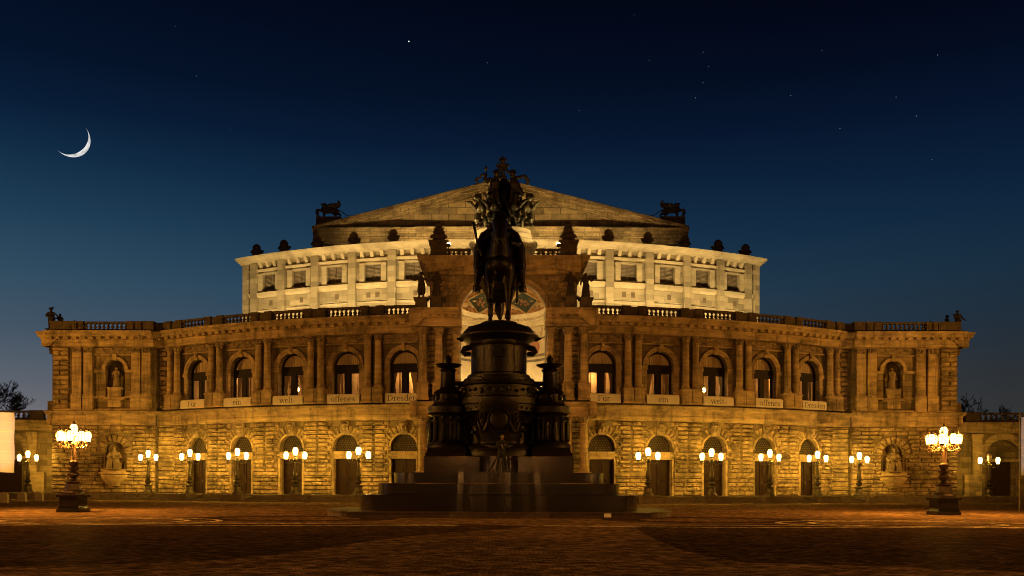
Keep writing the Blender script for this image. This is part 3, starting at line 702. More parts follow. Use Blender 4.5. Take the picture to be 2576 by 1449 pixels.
    m.fbox(F, 33.65, 37.1, 0, .14, 13.06, 13.16); m.fbox(F, U0 + .1, U1 - .1, 0, .18, 8.05, 8.2); m.fbox(F, 33.65, 37.1, 0, .2, 9.16, 9.3)
    m.fbox(F, UN - .55, UN + .55, .0, .3, 8.35, 9.0); m.fbox(F, UN - .95, UN + .95, -.8, .45, 9.0, 9.18)
    part(m, 'niche_surround', 'trim')
    m = MB(); m.fbox(F, UN - .62, UN + .62, -.75, .2, 9.31, 10.05); m.fbox(F, UN - .68, UN + .68, -.8, .26, 10.05, 10.15); part(m, 'statue_plinth', 'trim')
    o = F(UN, .1, 1.1); m = MB(); m.lathe((o.x, o.y, o.z), [(.12, 0), (.5, .12), (.55, .3), (.95, .6), (1.18, .95), (1.18, 1.1), (1.4, 1.2), (1.4, 1.32), (.2, 1.34)], 28, True, 14, .02, 1, .7); m.fbox(F, UN - 1.05, UN + 1.05, -.8, .5, 2.42, 2.72)
    part(m, 'niche_basin', 'trim')
    # entablature and cornices of the pavilion
    Uc = [29.2, U0 - .06, U0 - .06, U1]
    for prof, nm in ((FLOOR_PROF, 'floor_cornice'), ([(w * .78 if w > 0 else w, z) for w, z in MAIN_PROF], 'main_cornice')):
        m = MB(); m.fgrid(F, [U0, U1 + .3], prof); m.fgrid(lambda u, w, z: F(u, w - .55, z), [29.4, U0], prof)
        ex = max(w for w, z in prof); S = lambda u, w, z: Vector((s * (U1 + w), u, z)); m.fgrid(S, [-.35 - ex * .6, 14], prof)
        if nm == 'main_cornice':
            k = U0 + .3
            while k < U1: m.fbox(F, k - .2, k + .2, .7, 1.0, 14.40, 14.655, 1, .05); k += .75
            k = 29.6
            while k < U0 - .3: m.fbox(lambda u, w, z: F(u, w - .55, z), k - .2, k + .2, .7, 1.0, 14.40, 14.655, 1, .05); k += .75
        part(m, nm, 'trim')
    m = MB(); m.fgrid(F, [29.3, U1 + .6], [(-.3, 15.19), (-14, 15.1)]); part(m, 'pavilion_roof', 'soot')
    for a, b in ((39.0, 40.9), (37.9, 38.35), (38.5, 38.9), (32.6, 33.15), (33.3, 33.9), (31.5, 32.45), (29.95, 30.75)): pedestal(F, a, b, ZB0, ZB1, .22 if a > 31 else -.3)
    m = MB(); m.fbox(F, 38.0, 40.8, .1, .4, ZB0, ZB1 - .04); m.fbox(F, 31.6, 33.8, .1, .38, ZB0, ZB1 - .04); m.fbox(F, 30.4, 31.6, -.35, .0, ZB0, ZB1 - .04); part(m, 'balustrade_infill', 'soot')
    balustrade(F, 33.9, 37.9, ZB0, ZB1, .22, step=.42)
    # deeper side front with engaged columns, seen past the corner
    S = lambda u, w, z: Vector((s * (42.3 + w), u, z))
    m = MB(); m.box((s * 41.9, 11.5, 7.85), (2.2, 14, 14.6)); part(m, 'pavilion_side_wall', 'ashlar')
    m = MB(); m.fgrid(S, [3.6, 18], [(w * 1.1 if w > 0 else w, z - .0) for w, z in MAIN_PROF]); m.fgrid(S, [4.0, 18], FLOOR_PROF); m.box((s * 42.9, 4.9, 8.8), (1.5, 1.4, 1.1)); part(m, 'side_cornice', 'trim')
    for y in (4.9, 7.0): column(S, y, .62, 9.42, 13.80, .32, 8.1)
    # low side range with balustrade
    G = lambda u, w, z: Vector((s * u, 3.0 - w, z))
    m = MB(); arch_wall(m, G, 41.0, 70, 0, 7.2, 46.9, 1.65, 4.1, 0, depth=.8); m.face([G(44.8, -.8, 0), G(49, -.8, 0), G(49, -.8, 6.5), G(44.8, -.8, 6.5)])
    part(m, 'side_range_wall', 'ashlar')
    m = MB(); m.fgrid(G, [41.3, 70], [(0, 6.4), (.25, 6.45), (.25, 7.0), (.5, 7.25), (.55, 7.4), (-6, 7.5)]); arch_ring(m, G, 46.9, 4.1, 1.7, 2.3, 0, .14)
    for u in (44.4, 49.4, 52.5, 56): m.fbox(G, u - .45, u + .45, 0, .25, .3, 6.3); m.fbox(G, u - .55, u + .55, 0, .34, 5.9, 6.3)
    m.fbox(G, 45.2, 48.6, -.6, .02, 3.7, 4.0); m.fbox(G, 43.2, 44.0, 0, .3, 0, 2.5)
    part(m, 'side_range_trim', 'trim')
    m = MB(); m.fbox(G, 45.9, 47.9, -.78, -.6, 0, 3.7); part(m, 'side_door', 'wood')
    balustrade(G, 44.5, 60, 7.45, 8.3, .1, step=.5); pedestal(G, 43.3, 44.5, 7.45, 8.3, .1)

# --- auditorium drum
PIL_A = [2.6, 7.0, 11.4, 15.85, 20.3, 24.6, 28.5]; WIN_A = [9.2, 13.6, 18.05, 22.45, 26.55]
DA = 30.2 * DEG * RD
D0 = 14.9
for s in (-1, 1):
    m = MB(); Q = lambda pts: m.face([DRUM(u, 0, z) for u, z in pts], pts)
    edges = [s * a * DEG * RD for a in (0, 7.0, 11.4, 15.85, 20.3, 24.6, 28.5, 30.2)]
    for i in range(7):
        a, b = sorted(edges[i:i + 2])
        mid = (a + b) / 2
        if 1 <= i <= 5:
            c0, c1, z0, z1 = mid - 1.0, mid + 1.0, 25.05, 27.1
            for x0, x1, y0, y1 in ((a, c0, D0, 29), (c1, b, D0, 29), (c0, c1, D0, z0), (c0, c1, z1, 29)): Q([(x0, y0), (x1, y0), (x1, y1), (x0, y1)])
            for p, q in (((c0, z0), (c1, z0)), ((c1, z0), (c1, z1)), ((c1, z1), (c0, z1)), ((c0, z1), (c0, z0))): m.face([DRUM(p[0], 0, p[1]), DRUM(q[0], 0, q[1]), DRUM(q[0], -.5, q[1]), DRUM(p[0], -.5, p[1])])
        else:
            for k in range(2):
                x0, x1 = lerp(a, b, k / 2), lerp(a, b, (k + 1) / 2); Q([(x0, D0), (x1, D0), (x1, 29), (x0, 29)])
    e = DRUM(s * DA, 0, 0)
    for z0, z1 in ((D0, 29),): m.face([(e.x, e.y, zd(z0)), (e.x + s * .5, e.y + 16, zd(z0)), (e.x + s * .5, e.y + 16, zd(z1)), (e.x, e.y, zd(z1))], [(0, z0), (16, z0), (16, z1), (0, z1)])
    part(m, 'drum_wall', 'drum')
    us = span(*sorted([0, s * DA]), 28)
    m = MB(); m.fgrid(DRUM, us, [(0, 28.5), (.65, 28.55), (.75, 28.72), (1.05, 28.8), (1.2, 28.9), (1.42, 29.0), (1.5, 29.12), (-9, 29.2)])
    S = lambda u, w, z: Vector((e.x + s * w * .66, u, zd(z))); m.fgrid(S, [e.y - .9, e.y + 14], [(0, 28.5), (.65, 28.55), (.75, 28.72), (1.05, 28.8), (1.2, 28.9), (1.42, 29.0), (1.5, 29.12), (-3, 29.2)])
    part(m, 'drum_cornice', 'drumtrim')
    m = MB(); m.fgrid(DRUM, us, [(0, 27.45), (.2, 27.5), (.28, 27.72), (0, 27.78)]); m.fgrid(DRUM, us, [(0, 24.25), (.14, 24.32), (.30, 24.55), (.36, 24.85), (.12, 24.92), (0, 24.95)]); m.fgrid(DRUM, us, [(0, 22.55), (.12, 22.6), (.12, 22.72), (0, 22.78)])
    m.fgrid(S, [e.y - .3, e.y + 10], [(0, 19.0), (.3, 19.1), (.45, 19.4), (0, 19.5)]); m.fgrid(DRUM, us, [(0, 19.4), (.1, 19.45), (.1, 19.6), (0, 19.65)])
    part(m, 'drum_moulding', 'drumtrim')
    for a, b in zip(PIL_A[:-1], PIL_A[1:]):
        for k in range(3):
            u = s * lerp(a, b, (k + 1) / 4) * DEG * RD; m = MB(); m.fbox(DRUM, u - .2, u + .2, 0, .62, 27.88, 28.52, 1, .38); part(m, 'cornice_bracket', 'drumtrim')
    for a in PIL_A:
        m = MB(); u = s * a * DEG * RD; m.fbox(DRUM, u - .46, u + .46, 0, .48, D0, 28.5); part(m, 'drum_pilaster', 'drum')
    m = MB(); u = s * 29.75 * DEG * RD; m.fbox(DRUM, u - .5, u + .5, 0, .35, D0, 28.5); part(m, 'drum_pilaster', 'drum')
    for a in WIN_A:
        u = s * a * DEG * RD
        m = MB()
        for sg in (-1, 1):
            x0, x1 = sorted((u + sg * 1.0, u + sg * 1.62)); m.fbox(DRUM, x0, x1, 0, .14, 25.05, 27.05); m.fbox(DRUM, x0 - .05, x1 + .05, 0, .2, 27.05, 27.2)
        m.fbox(DRUM, u - 1.0, u + 1.0, 0, .08, 27.1, 27.28); m.fbox(DRUM, u - 1.7, u + 1.7, 0, .2, 24.95, 25.05)
        part(m, 'drum_window_surround', 'drumtrim')
        f = MB(); f.face([DRUM(u - 1, -.48, 25.05), DRUM(u + 1, -.48, 25.05), DRUM(u + 1, -.48, 27.1), DRUM(u - 1, -.48, 27.1)]); WN = part(f, 'louvred_window', 'void')
        q = MB()
        for k in range(13):
            z = 25.12 + k * .155
            for sg in (-1, 1):
                x0, x1 = sorted((u + sg * .06, u + sg * .95)); q.face([DRUM(x0, -.46, z), DRUM(x1, -.46, z), DRUM(x1, -.38, z + .10), DRUM(x0, -.38, z + .10)])
        part(q, 'louver', 'louver', WN)
        q = MB(); q.fbox(DRUM, u - .05, u + .05, -.46, -.34, 25.05, 27.1)
        for sg in (-1, 1): q.fbox(DRUM, u + sg * .96 - .04, u + sg * .96 + .04, -.46, -.34, 25.05, 27.1)
        part(q, 'frame', 'louver', WN)
        for du in ((-.55, .55) if a == 13.6 else (.3,)): v = MB(); v.fbox(DRUM, u + du - .24, u + du + .24, 0, .015, 23.2, 23.82); part(v, 'vent_panel', 'louver')
    for a, extra in [(x, 0) for x in PIL_A[2:]] + [(37.9, 4.5)]:
        p = DRUM(s * a * DEG * RD, -.2 - extra * .0, 29.12); p.y += extra
        if a == 37.9: p = Vector((e.x - s * .2, e.y + 5, zd(29.12)))
        m = MB(); m.box((p.x, p.y, p.z + .42), (1.0, 1.0, .95), -s * a * DEG); m.box((p.x, p.y, p.z + 1.0), (1.4, 1.4, .16), -s * a * DEG, .9)
        m.box((p.x, p.y, p.z + .1), (1.15, 1.15, .2), -s * a * DEG)
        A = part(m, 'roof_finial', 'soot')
        q = MB()
        for k in range(9):
            t = -1.25 + 2.5 * k / 8; q.tube([(p.x, p.y, p.z + 1.08), (p.x + .38 * sin(t), p.y - .1, p.z + 1.2 + .44 * cos(t)), (p.x + .5 * sin(t), p.y - .2, p.z + 1.22 + .6 * cos(t))], [.05, .10, .075], 6)
        q.ell((p.x, p.y + .1, p.z + 1.2), (.44, .3, .54), 12, 7)
        part(q, 'shell_ornament', 'soot', A)

# --- gable over the auditorium
m = MB(); hw, zb, zp = 23.3, 33.4, 39.35
pts = [(-hw + 2.5, 28.0), (hw - 2.5, 28.0), (hw - 2.5, zb - 1.8), (-hw + 2.5, zb - 1.8)]; m.face([GABLE(u, 0, z) for u, z in pts], pts)
pts = [(-hw + 1, zb), (hw - 1, zb), (0, zp - .5)]; m.face([GABLE(u, .1, z) for u, z in pts], pts)
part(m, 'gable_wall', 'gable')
m = MB()
prof = [(0, zb - 2.0), (.25, zb - 1.95), (.25, zb - 1.3), (.45, zb - 1.2), (.45, zb - .7), (.8, zb - .55), (1.15, zb - .12), (1.15, zb), (-12, zb)]
m.fgrid(GABLE, [-hw + 1.15, hw - 1.15], prof)
for s in (-1, 1):
    S = lambda u, w, z: Vector((s * (hw - 1.15 + w), u, z)); m.fgrid(S, [28.85, 42], prof)
part(m, 'gable_cornice', 'gabletrim')
for s in (-1, 1):
    m = MB(); n = Vector((s * (zp - zb), hw)).normalized()
    for w0, w1, t0, t1 in ((-12, 1.2, 0, -.42), (-12, .9, -.42, -.75), (.1, .6, -.75, -1.05), (.1, .35, -1.05, -1.35)):
        a0, a1 = (s * hw, zb), (0, zp)
        P = lambda k, w, t: GABLE((a0, a1)[k][0], w, (a0, a1)[k][1] + t * 1.03 + .02)
        nn = 14
        for i in range(nn):
            L0, L1 = i / nn, (i + 1) / nn
            g = lambda f, w, t: GABLE(lerp(a0[0], 0, f), w, lerp(a0[1], zp, f) + t)
            u0, u1 = abs(lerp(a0[0], 0, L0)), abs(lerp(a0[0], 0, L1))
            m.face([g(L0, w1, t0), g(L1, w1, t0), g(L1, w1, t1), g(L0, w1, t1)], [(u0, t0), (u1, t0), (u1, t1), (u0, t1)])
            m.face([g(L0, w1, t1), g(L1, w1, t1), g(L1, max(w0, 0), t1), g(L0, max(w0, 0), t1)])
            if t0 == 0: m.face([g(L0, w1, t0), g(L1, w1, t0), g(L1, w0, t0), g(L0, w0, t0)])
    part(m, 'raking_cornice', 'gabletrim')
    pl = MB(); px = s * 21.4; pl.box((px, 30.6, zb + .55), (3.1, 2.2, 1.7)); part(pl, 'griffin_plinth', 'soot')

# --- central portal
for s in (-1, 1):
    m = MB()
    x0, x1 = 3.45, 6.85
    for z0, z1 in ((TZ, 13.9),):
        m.face([PORTAL(s * x0, 0, z0), PORTAL(s * x1, 0, z0), PORTAL(s * x1, 0, z1), PORTAL(s * x0, 0, z1)], [(x0, z0), (x1, z0), (x1, z1), (x0, z1)])
        for x, d in ((x0, 2.2), (x1, 5)): m.face([PORTAL(s * x, 0, z0), PORTAL(s * x, -d, z0), PORTAL(s * x, -d, z1), PORTAL(s * x, 0, z1)], [(0, z0), (d, z0), (d, z1), (0, z1)])
    part(m, 'portal_pier', 'ashlar')
    blocks = MB(); z = 8.2
    while z < 13.6:
        for a in (4.2, 5.75): a0, a1 = sorted((s * (a - .35), s * (a + .35))); blocks.block(PORTAL, a0, a1, z, z + .42, 0, .16, .03)
        z += .44
    z = TZ + .05
    while z < 6.6:
        a0, a1 = sorted((s * 5.5, s * 6.8)); blocks.block(PORTAL, a0, a1, z, z + .40, 0, .16, .03); z += .42
    part(blocks, 'rusticated_stonework', 'rustic')
    for u in (3.72, 5.13, 6.38): column(PORTAL, s * u, .85, 9.5, 13.85, .32, 8.1)
    for u in (5.13, 6.38): column(PORTAL, s * u, .9, 2.5, 6.85, .33, None)
    m = MB(); a0, a1 = sorted((s * 4.6, s * 6.95)); m.fbox(PORTAL, a0, a1, 0, 1.45, TZ, 2.45); part(m, 'portal_plinth', 'trim')
    ua, ub = sorted((s * 3.3, s * 6.9))
    for prof, nm in (([(w + .55 if w > 0 else w, z) for w, z in FLOOR_PROF], 'portal_floor_cornice'), ([(w + .45 if w > 0 else w, z + .12) for w, z in MAIN_PROF], 'portal_cornice')):
        m = MB(); m.fgrid(PORTAL, [ua, ub], prof)
        S = lambda u, w, z: Vector((s * (6.9 + min(w, .5)), u, z)); m.fgrid(S, [-9.3 - max(w for w, z in prof) + .2, -6.5], prof)
        for k in range(6): u = lerp(ua, ub, (k + .5) / 6); nm == 'portal_cornice' and m.fbox(PORTAL, u - .18, u + .18, 1.35, 1.7, 14.52, 14.77, 1, .05)
        part(m, nm, 'trim')
m = MB(); m.fgrid(PORTAL, [-3.3, 3.3], [(w + .1 if w > 0 else w, z) for w, z in FLOOR_PROF]); m.fbox(PORTAL, -3.4, 3.4, -.2, .0, TZ, 6.8); part(m, 'portal_base', 'ashlar')
m = MB(); arch_wall(m, PORTAL, -5.9, 5.9, 15.2, 18.3, 0, 3.47, 15.2, 15.2, rise=.78, n=24, depth=.8, cap=False)
for s in (-1, 1): m.face([PORTAL(s * 5.9, 0, 15.2), PORTAL(s * 5.9, -16, 15.2), PORTAL(s * 5.9, -16, 19), PORTAL(s * 5.9, 0, 19)], [(0, 15.2), (16, 15.2), (16, 19), (0, 19)])
part(m, 'portal_attic', 'ashlar')
m = MB()
for k in range(28):
    t0, t1 = pi * k / 28, pi * (k + 1) / 28
    for (r0, r1, w) in ((3.47, 3.62, .06), (3.62, 3.9, .16)):
        pt = lambda r, t: (-r * cos(t), 15.2 + (r * .78 + (r - 3.47) * .22) * sin(t))
        m.face([PORTAL(*_w(pt(r0, t0), w)), PORTAL(*_w(pt(r0, t1), w)), PORTAL(*_w(pt(r1, t1), w)), PORTAL(*_w(pt(r1, t0), w))])
        m.face([PORTAL(*_w(pt(r1, t0), w)), PORTAL(*_w(pt(r1, t1), w)), PORTAL(*_w(pt(r1, t1), 0)), PORTAL(*_w(pt(r1, t0), 0))])
part(m, 'portal_archivolt', 'trim')
for s in (-1, 1):
    m = MB()
    for k in range(60):
        u = rnd.uniform(3.0, 4.4); z = rnd.uniform(16.6, 18.1)
        if (u / 3.95) ** 2 + ((z - 15.2) / 3.15) ** 2 > 1.05: m.ell(PORTAL(s * u, .05, z), (rnd.uniform(.08, .22), .12, rnd.uniform(.08, .2)), 7, 5)
    part(m, 'spandrel_relief', 'relief'); m = MB()
    z = 15.6; row = 0
    while z < 18.1:
        a0, a1 = sorted((s * (4.55 + .2 * (row % 2)), s * 5.88)); m.block(PORTAL, a0, a1, z, z + .42, 0, .14, .03); z += .44; row += 1
    part(m, 'rusticated_pier', 'rustic')
m = MB(); prof = [(0, 18.25), (.22, 18.28), (.22, 18.5), (.3, 18.55), (.3, 18.95), (.5, 19.02), (.5, 19.15), (.8, 19.22), (.95, 19.45), (1.0, 19.6), (-8, 19.65)]
m.fgrid(PORTAL, [-5.9, 5.9], prof)
for s in (-1, 1): S = lambda u, w, z: Vector((s * (5.9 + w), u, z)); m.fgrid(S, [-10.25, -1], prof)
for k in range(26): u = -6.1 + 12.2 * (k + .5) / 26; m.fbox(PORTAL, u - .12, u + .12, .45, .75, 19.0, 19.2)
part(m, 'portal_main_cornice', 'trim')
for s in (-1, 1):
    a0, a1 = sorted((s * 4.55, s * 5.85)); m = MB(); m.fbox(PORTAL, a0, a1, -.9, .3, 19.62, 20.8); m.fbox(PORTAL, a0 - .15, a1 + .15, -1.05, .42, 20.8, 20.98); m.fbox(PORTAL, a0 - .08, a1 + .08, -.95, .36, 19.62, 19.85)
    o = PORTAL(s * 5.2, -.3, 20.98); m.lathe((o.x, o.y, o.z), [(.5, 0), (.62, .06), (.4, .18), (.42, .22), (.48, .3), (.72, .42), (.7, .5), (.5, .54), (.44, .72), (.5, .82), (.34, .9), (.42, 1.02), (.36, 1.12), (.26, 1.2), (.3, 1.32), (.24, 1.5), (.12, 1.6), (.02, 1.66)], 20)
    for k in range(4): m.ell((o.x + .5 * cos(pi / 4 + k * pi / 2), o.y + .5 * sin(pi / 4 + k * pi / 2), o.z + .1), (.16, .16, .14), 7, 5)
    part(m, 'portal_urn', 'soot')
    b0, b1 = sorted((s * 2.6, s * 4.55)); balustrade(PORTAL, b0, b1, 19.62, 20.3, .1, step=.38, nsub=1)
m = MB(); m.lathe(PORTAL(0, -1.6, 19.63), [(2.3, 0), (2.35, .45), (2.3, .6), (2.5, .9), (2.72, 1.25), (2.8, 1.4), (2.8, 1.55), (2.5, 1.7), (2.42, 2.1), (2.28, 2.2), (2.28, 2.5), (.2, 2.52)], 40, True, 0, 0, 1, .8)
for k in range(120):
    t = rnd.uniform(-pi, 0); z = rnd.uniform(.55, 1.2); r = lerp(2.3, 2.66, (z - .6) / .6); c = PORTAL(0, -1.6, 19.63); m.ell((c.x + r * cos(t), c.y + r * .8 * sin(t), c.z + z), (rnd.uniform(.08, .15), .1, rnd.uniform(.07, .14)), 6, 5)
part(m, 'chariot_pedestal', 'drumtrim')
# exedra niche, its ring cornice, half dome and paintings
NC = Vector((0, -8.7, 0)); NR = 4.1
def niche(a, r, z): return Vector((NC.x + r * sin(a), NC.y + r * cos(a), z))
def NF(u, w, z): return niche(u / NR, NR - w, z)
us = span(-pi / 2 * NR, pi / 2 * NR, 32)
m = MB(); m.fgrid(NF, us, [(0, 8.0), (0, 15.9)]); m.face([niche(a, NR, 8.05) for a in span(-pi / 2, pi / 2, 24)])
NW = part(m, 'niche_wall', 'plaster')
m = MB(); m.fgrid(NF, us, [(.02, 11.8), (.04, 11.8), (.04, 12.0), (.02, 12.0)]); m.fgrid(NF, us, [(.02, 12.2), (.04, 12.2), (.04, 12.42), (.02, 12.42)]); m.fgrid(NF, us, [(.02, 13.65), (.04, 13.65), (.04, 13.8), (.02, 13.8)]); part(m, 'marble_band', 'band', NW)
for k in range(6):
    m = MB(); a = (-1.35, -.72, -.2, .2, .72, 1.35)[k]; m.face([niche(a + .15 * cos(t), NR - .05, 13.02 + .56 * sin(t)) for t in span(0, 2 * pi, 20)[:-1]]); part(m, 'rose_roundel', 'rose', NW)
m = MB(); m.fgrid(NF, us, [(0, 14.7), (.3, 14.75), (.3, 15.1), (.42, 15.15), (.42, 15.4), (.6, 15.5), (.75, 15.8), (0, 15.85)])
for k in range(40): u = lerp(us[0], us[-1], (k + .5) / 40); m.fbox(NF, u - .1, u + .1, .4, .58, 15.3, 15.44)
for k in range(70): m.ell(NF(rnd.uniform(us[0], us[-1]), .05, rnd.uniform(13.95, 14.6)), (.14, .12, .12), 6, 5)
part(m, 'niche_cornice', 'plaster')
DZ = 15.85; KZ = .72
def dome(a, e, off=0): r = NR - off; return Vector((NC.x + r * cos(e) * sin(a), NC.y + r * cos(e) * cos(a), DZ + r * KZ * sin(e)))
m = MB(); m.grid([[dome(a, e) for a in span(-pi / 2, pi / 2, 32)] for e in span(0, pi / 2 - .02, 12)]); HD = part(m, 'half_dome', 'plaster')
def patch(ac, ec, ra, re, kind, off, name, material, inner=0):
    m = MB(); n = 32 if kind == 'o' else 4
    P = [(ac + ra * cos(2 * pi * k / n), ec + re * sin(2 * pi * k / n)) for k in range(n)]
    if inner:
        I = [(ac + ra * inner * cos(2 * pi * k / n), ec + re * inner * sin(2 * pi * k / n)) for k in range(n)]
        for k in range(n):
            j = (k + 1) % n; m.face([dome(*P[k], off), dome(*P[j], off), dome(*I[j], off), dome(*I[k], off)])
    else:
        sub = 5
        for k in range(n):
            j = (k + 1) % n
            for i in range(sub):
                f0, f1 = i / sub, (i + 1) / sub; L = lambda p, f: (lerp(ac, p[0], f), lerp(ec, p[1], f)); m.face([dome(*L(P[k], f0), off), dome(*L(P[k], f1), off), dome(*L(P[j], f1), off), dome(*L(P[j], f0), off)])
    return part(m, name, material, HD)
m = MB(); m.grid([[dome(a, e, .03) for a in span(-pi / 2, pi / 2, 32)] for e in span(.02, .16, 3)]); part(m, 'painted_zone', 'fresco', HD)
for a in (-1.02, 0, 1.02):
    patch(a, .62, .40, .36, 'o', .05, 'painted_roundel', 'fresco'); patch(a, .62, .46, .42, 'o', .07, 'roundel_border', 'gold', .87)
for a in (-.52, .52):
    patch(a, .36, .33, .30, 'd', .06, 'painted_lozenge', 'fresco_green'); patch(a, .36, .40, .37, 'd', .09, 'lozenge_border', 'gold', .86)
    m = MB()
    for k in range(14): m.ell(dome(a + rnd.gauss(0, .07), .36 + rnd.gauss(0, .07), .08), (rnd.uniform(.06, .14), .05, rnd.uniform(.06, .16)), 7, 5)
    part(m, 'painted_figures', 'fresco_figure', HD)
for a in (-1.25, -.8, -.2, .2, .8, 1.25):
    m = MB()
    m.ell(dome(a, .15, .06), (.3, .05, .2), 9, 6)
    for k in range(7): m.ell(dome(a + rnd.gauss(0, .06), .10 + rnd.uniform(0, .1), .08), (.1, .05, .09), 6, 5)
    part(m, 'painted_figures', 'fresco_figure', HD)
for s in (-1, 1): lamp('niche_light', 'POINT', (s * 3.1, -7.6, 9.0), 230, (1.0, .72, .30), size=.15)
lamp('niche_light', 'POINT', (0, -7.2, 10.4), 170, (1.0, .72, .30), size=.2)
for s in (-1, 1): lamp('niche_light', 'POINT', (s * 1.5, -8.0, 15.3), 85, (1.0, .72, .30), size=.15)  # unseen uplights added to brighten the half dome
# ------------------------------------------------------------------ floodlights of the building, with added unseen fill lamps
for s in (-1, 1):
    for a, pw in ((3.5, 950), (7.5, 1150), (11.7, 1150), (16.0, 1100), (20.5, 1020), (25.0, 920), (29.2, 700)):
        p = ARC(0, 0, 0); r = RD + 8.5; an = s * a * DEG
        p = Vector((r * sin(an), YD - r * cos(an), 15.75)); t = DRUM(s * a * DEG * RD, 0, 22.0)
        lamp('drum_floodlight', 'AREA', p, pw * 1.0, WARM, t, size=.8, size_y=.4)
    for x, pw in ((4, 340), (10, 340), (16, 220)):
        lamp('gable_floodlight', 'AREA', (s * x, 25.8 if x > 5 else 25, 30.0), pw, (1.0, .61, .19), (s * x * .9, 30, 35), size=.8, size_y=.4)
    # inferred floodlight masts at the sides of the square, then added fill
    lamp('unseen_square_flood', 'SPOT', (s * 60, -22, 9), 27000, (1.0, .44, .06), (s * 28, 0, 11), size=.5, angle=52, blend=.9)
    lamp('unseen_square_flood', 'SPOT', (s * 38, -50, 16), 34000, (1.0, .41, .06), (s * 17, -40, 0), size=.4, angle=82, blend=1.0)
    lamp('portal_fill_light', 'SPOT', (s * 31, -72, 7), 21000, (1.0, .44, .09), (s * 1.5, -9, 12.5), size=.3, angle=17, blend=.8)  # unseen spots added to brighten the portal front
    lamp('unseen_square_flood', 'SPOT', (s * 27, -70, 9), 9000, (1.0, .45, .09), (s * 3, -61, 0), size=.3, angle=95, blend=1.0)  # unseen fill added to lift the dark foreground paving
    # street lamps of the square behind the camera
    for x, y, pw in ((5, -118, 1500), (14, -108, 1500), (25, -98, 3000), (40, -84, 2600)):
        lamp('unseen_square_light', 'POINT', (s * x, y, 6.5), pw * .6, (1.0, .36, .07), size=.35)

for x, y, pw in ((2, -132, 900), (-24, -124, 1500), (20, -128, 1900), (-40, -112, 2200), (43, -116, 1700), (-60, -98, 1700), (57, -92, 2300), (-82, -72, 2000), (86, -70, 1700)): lamp('unseen_square_light', 'POINT', (x, y, 3.4), pw * .85, (1.0, .42, .09), size=.3)  # unseen lamps added and placed to draw streak highlights on the granite steps
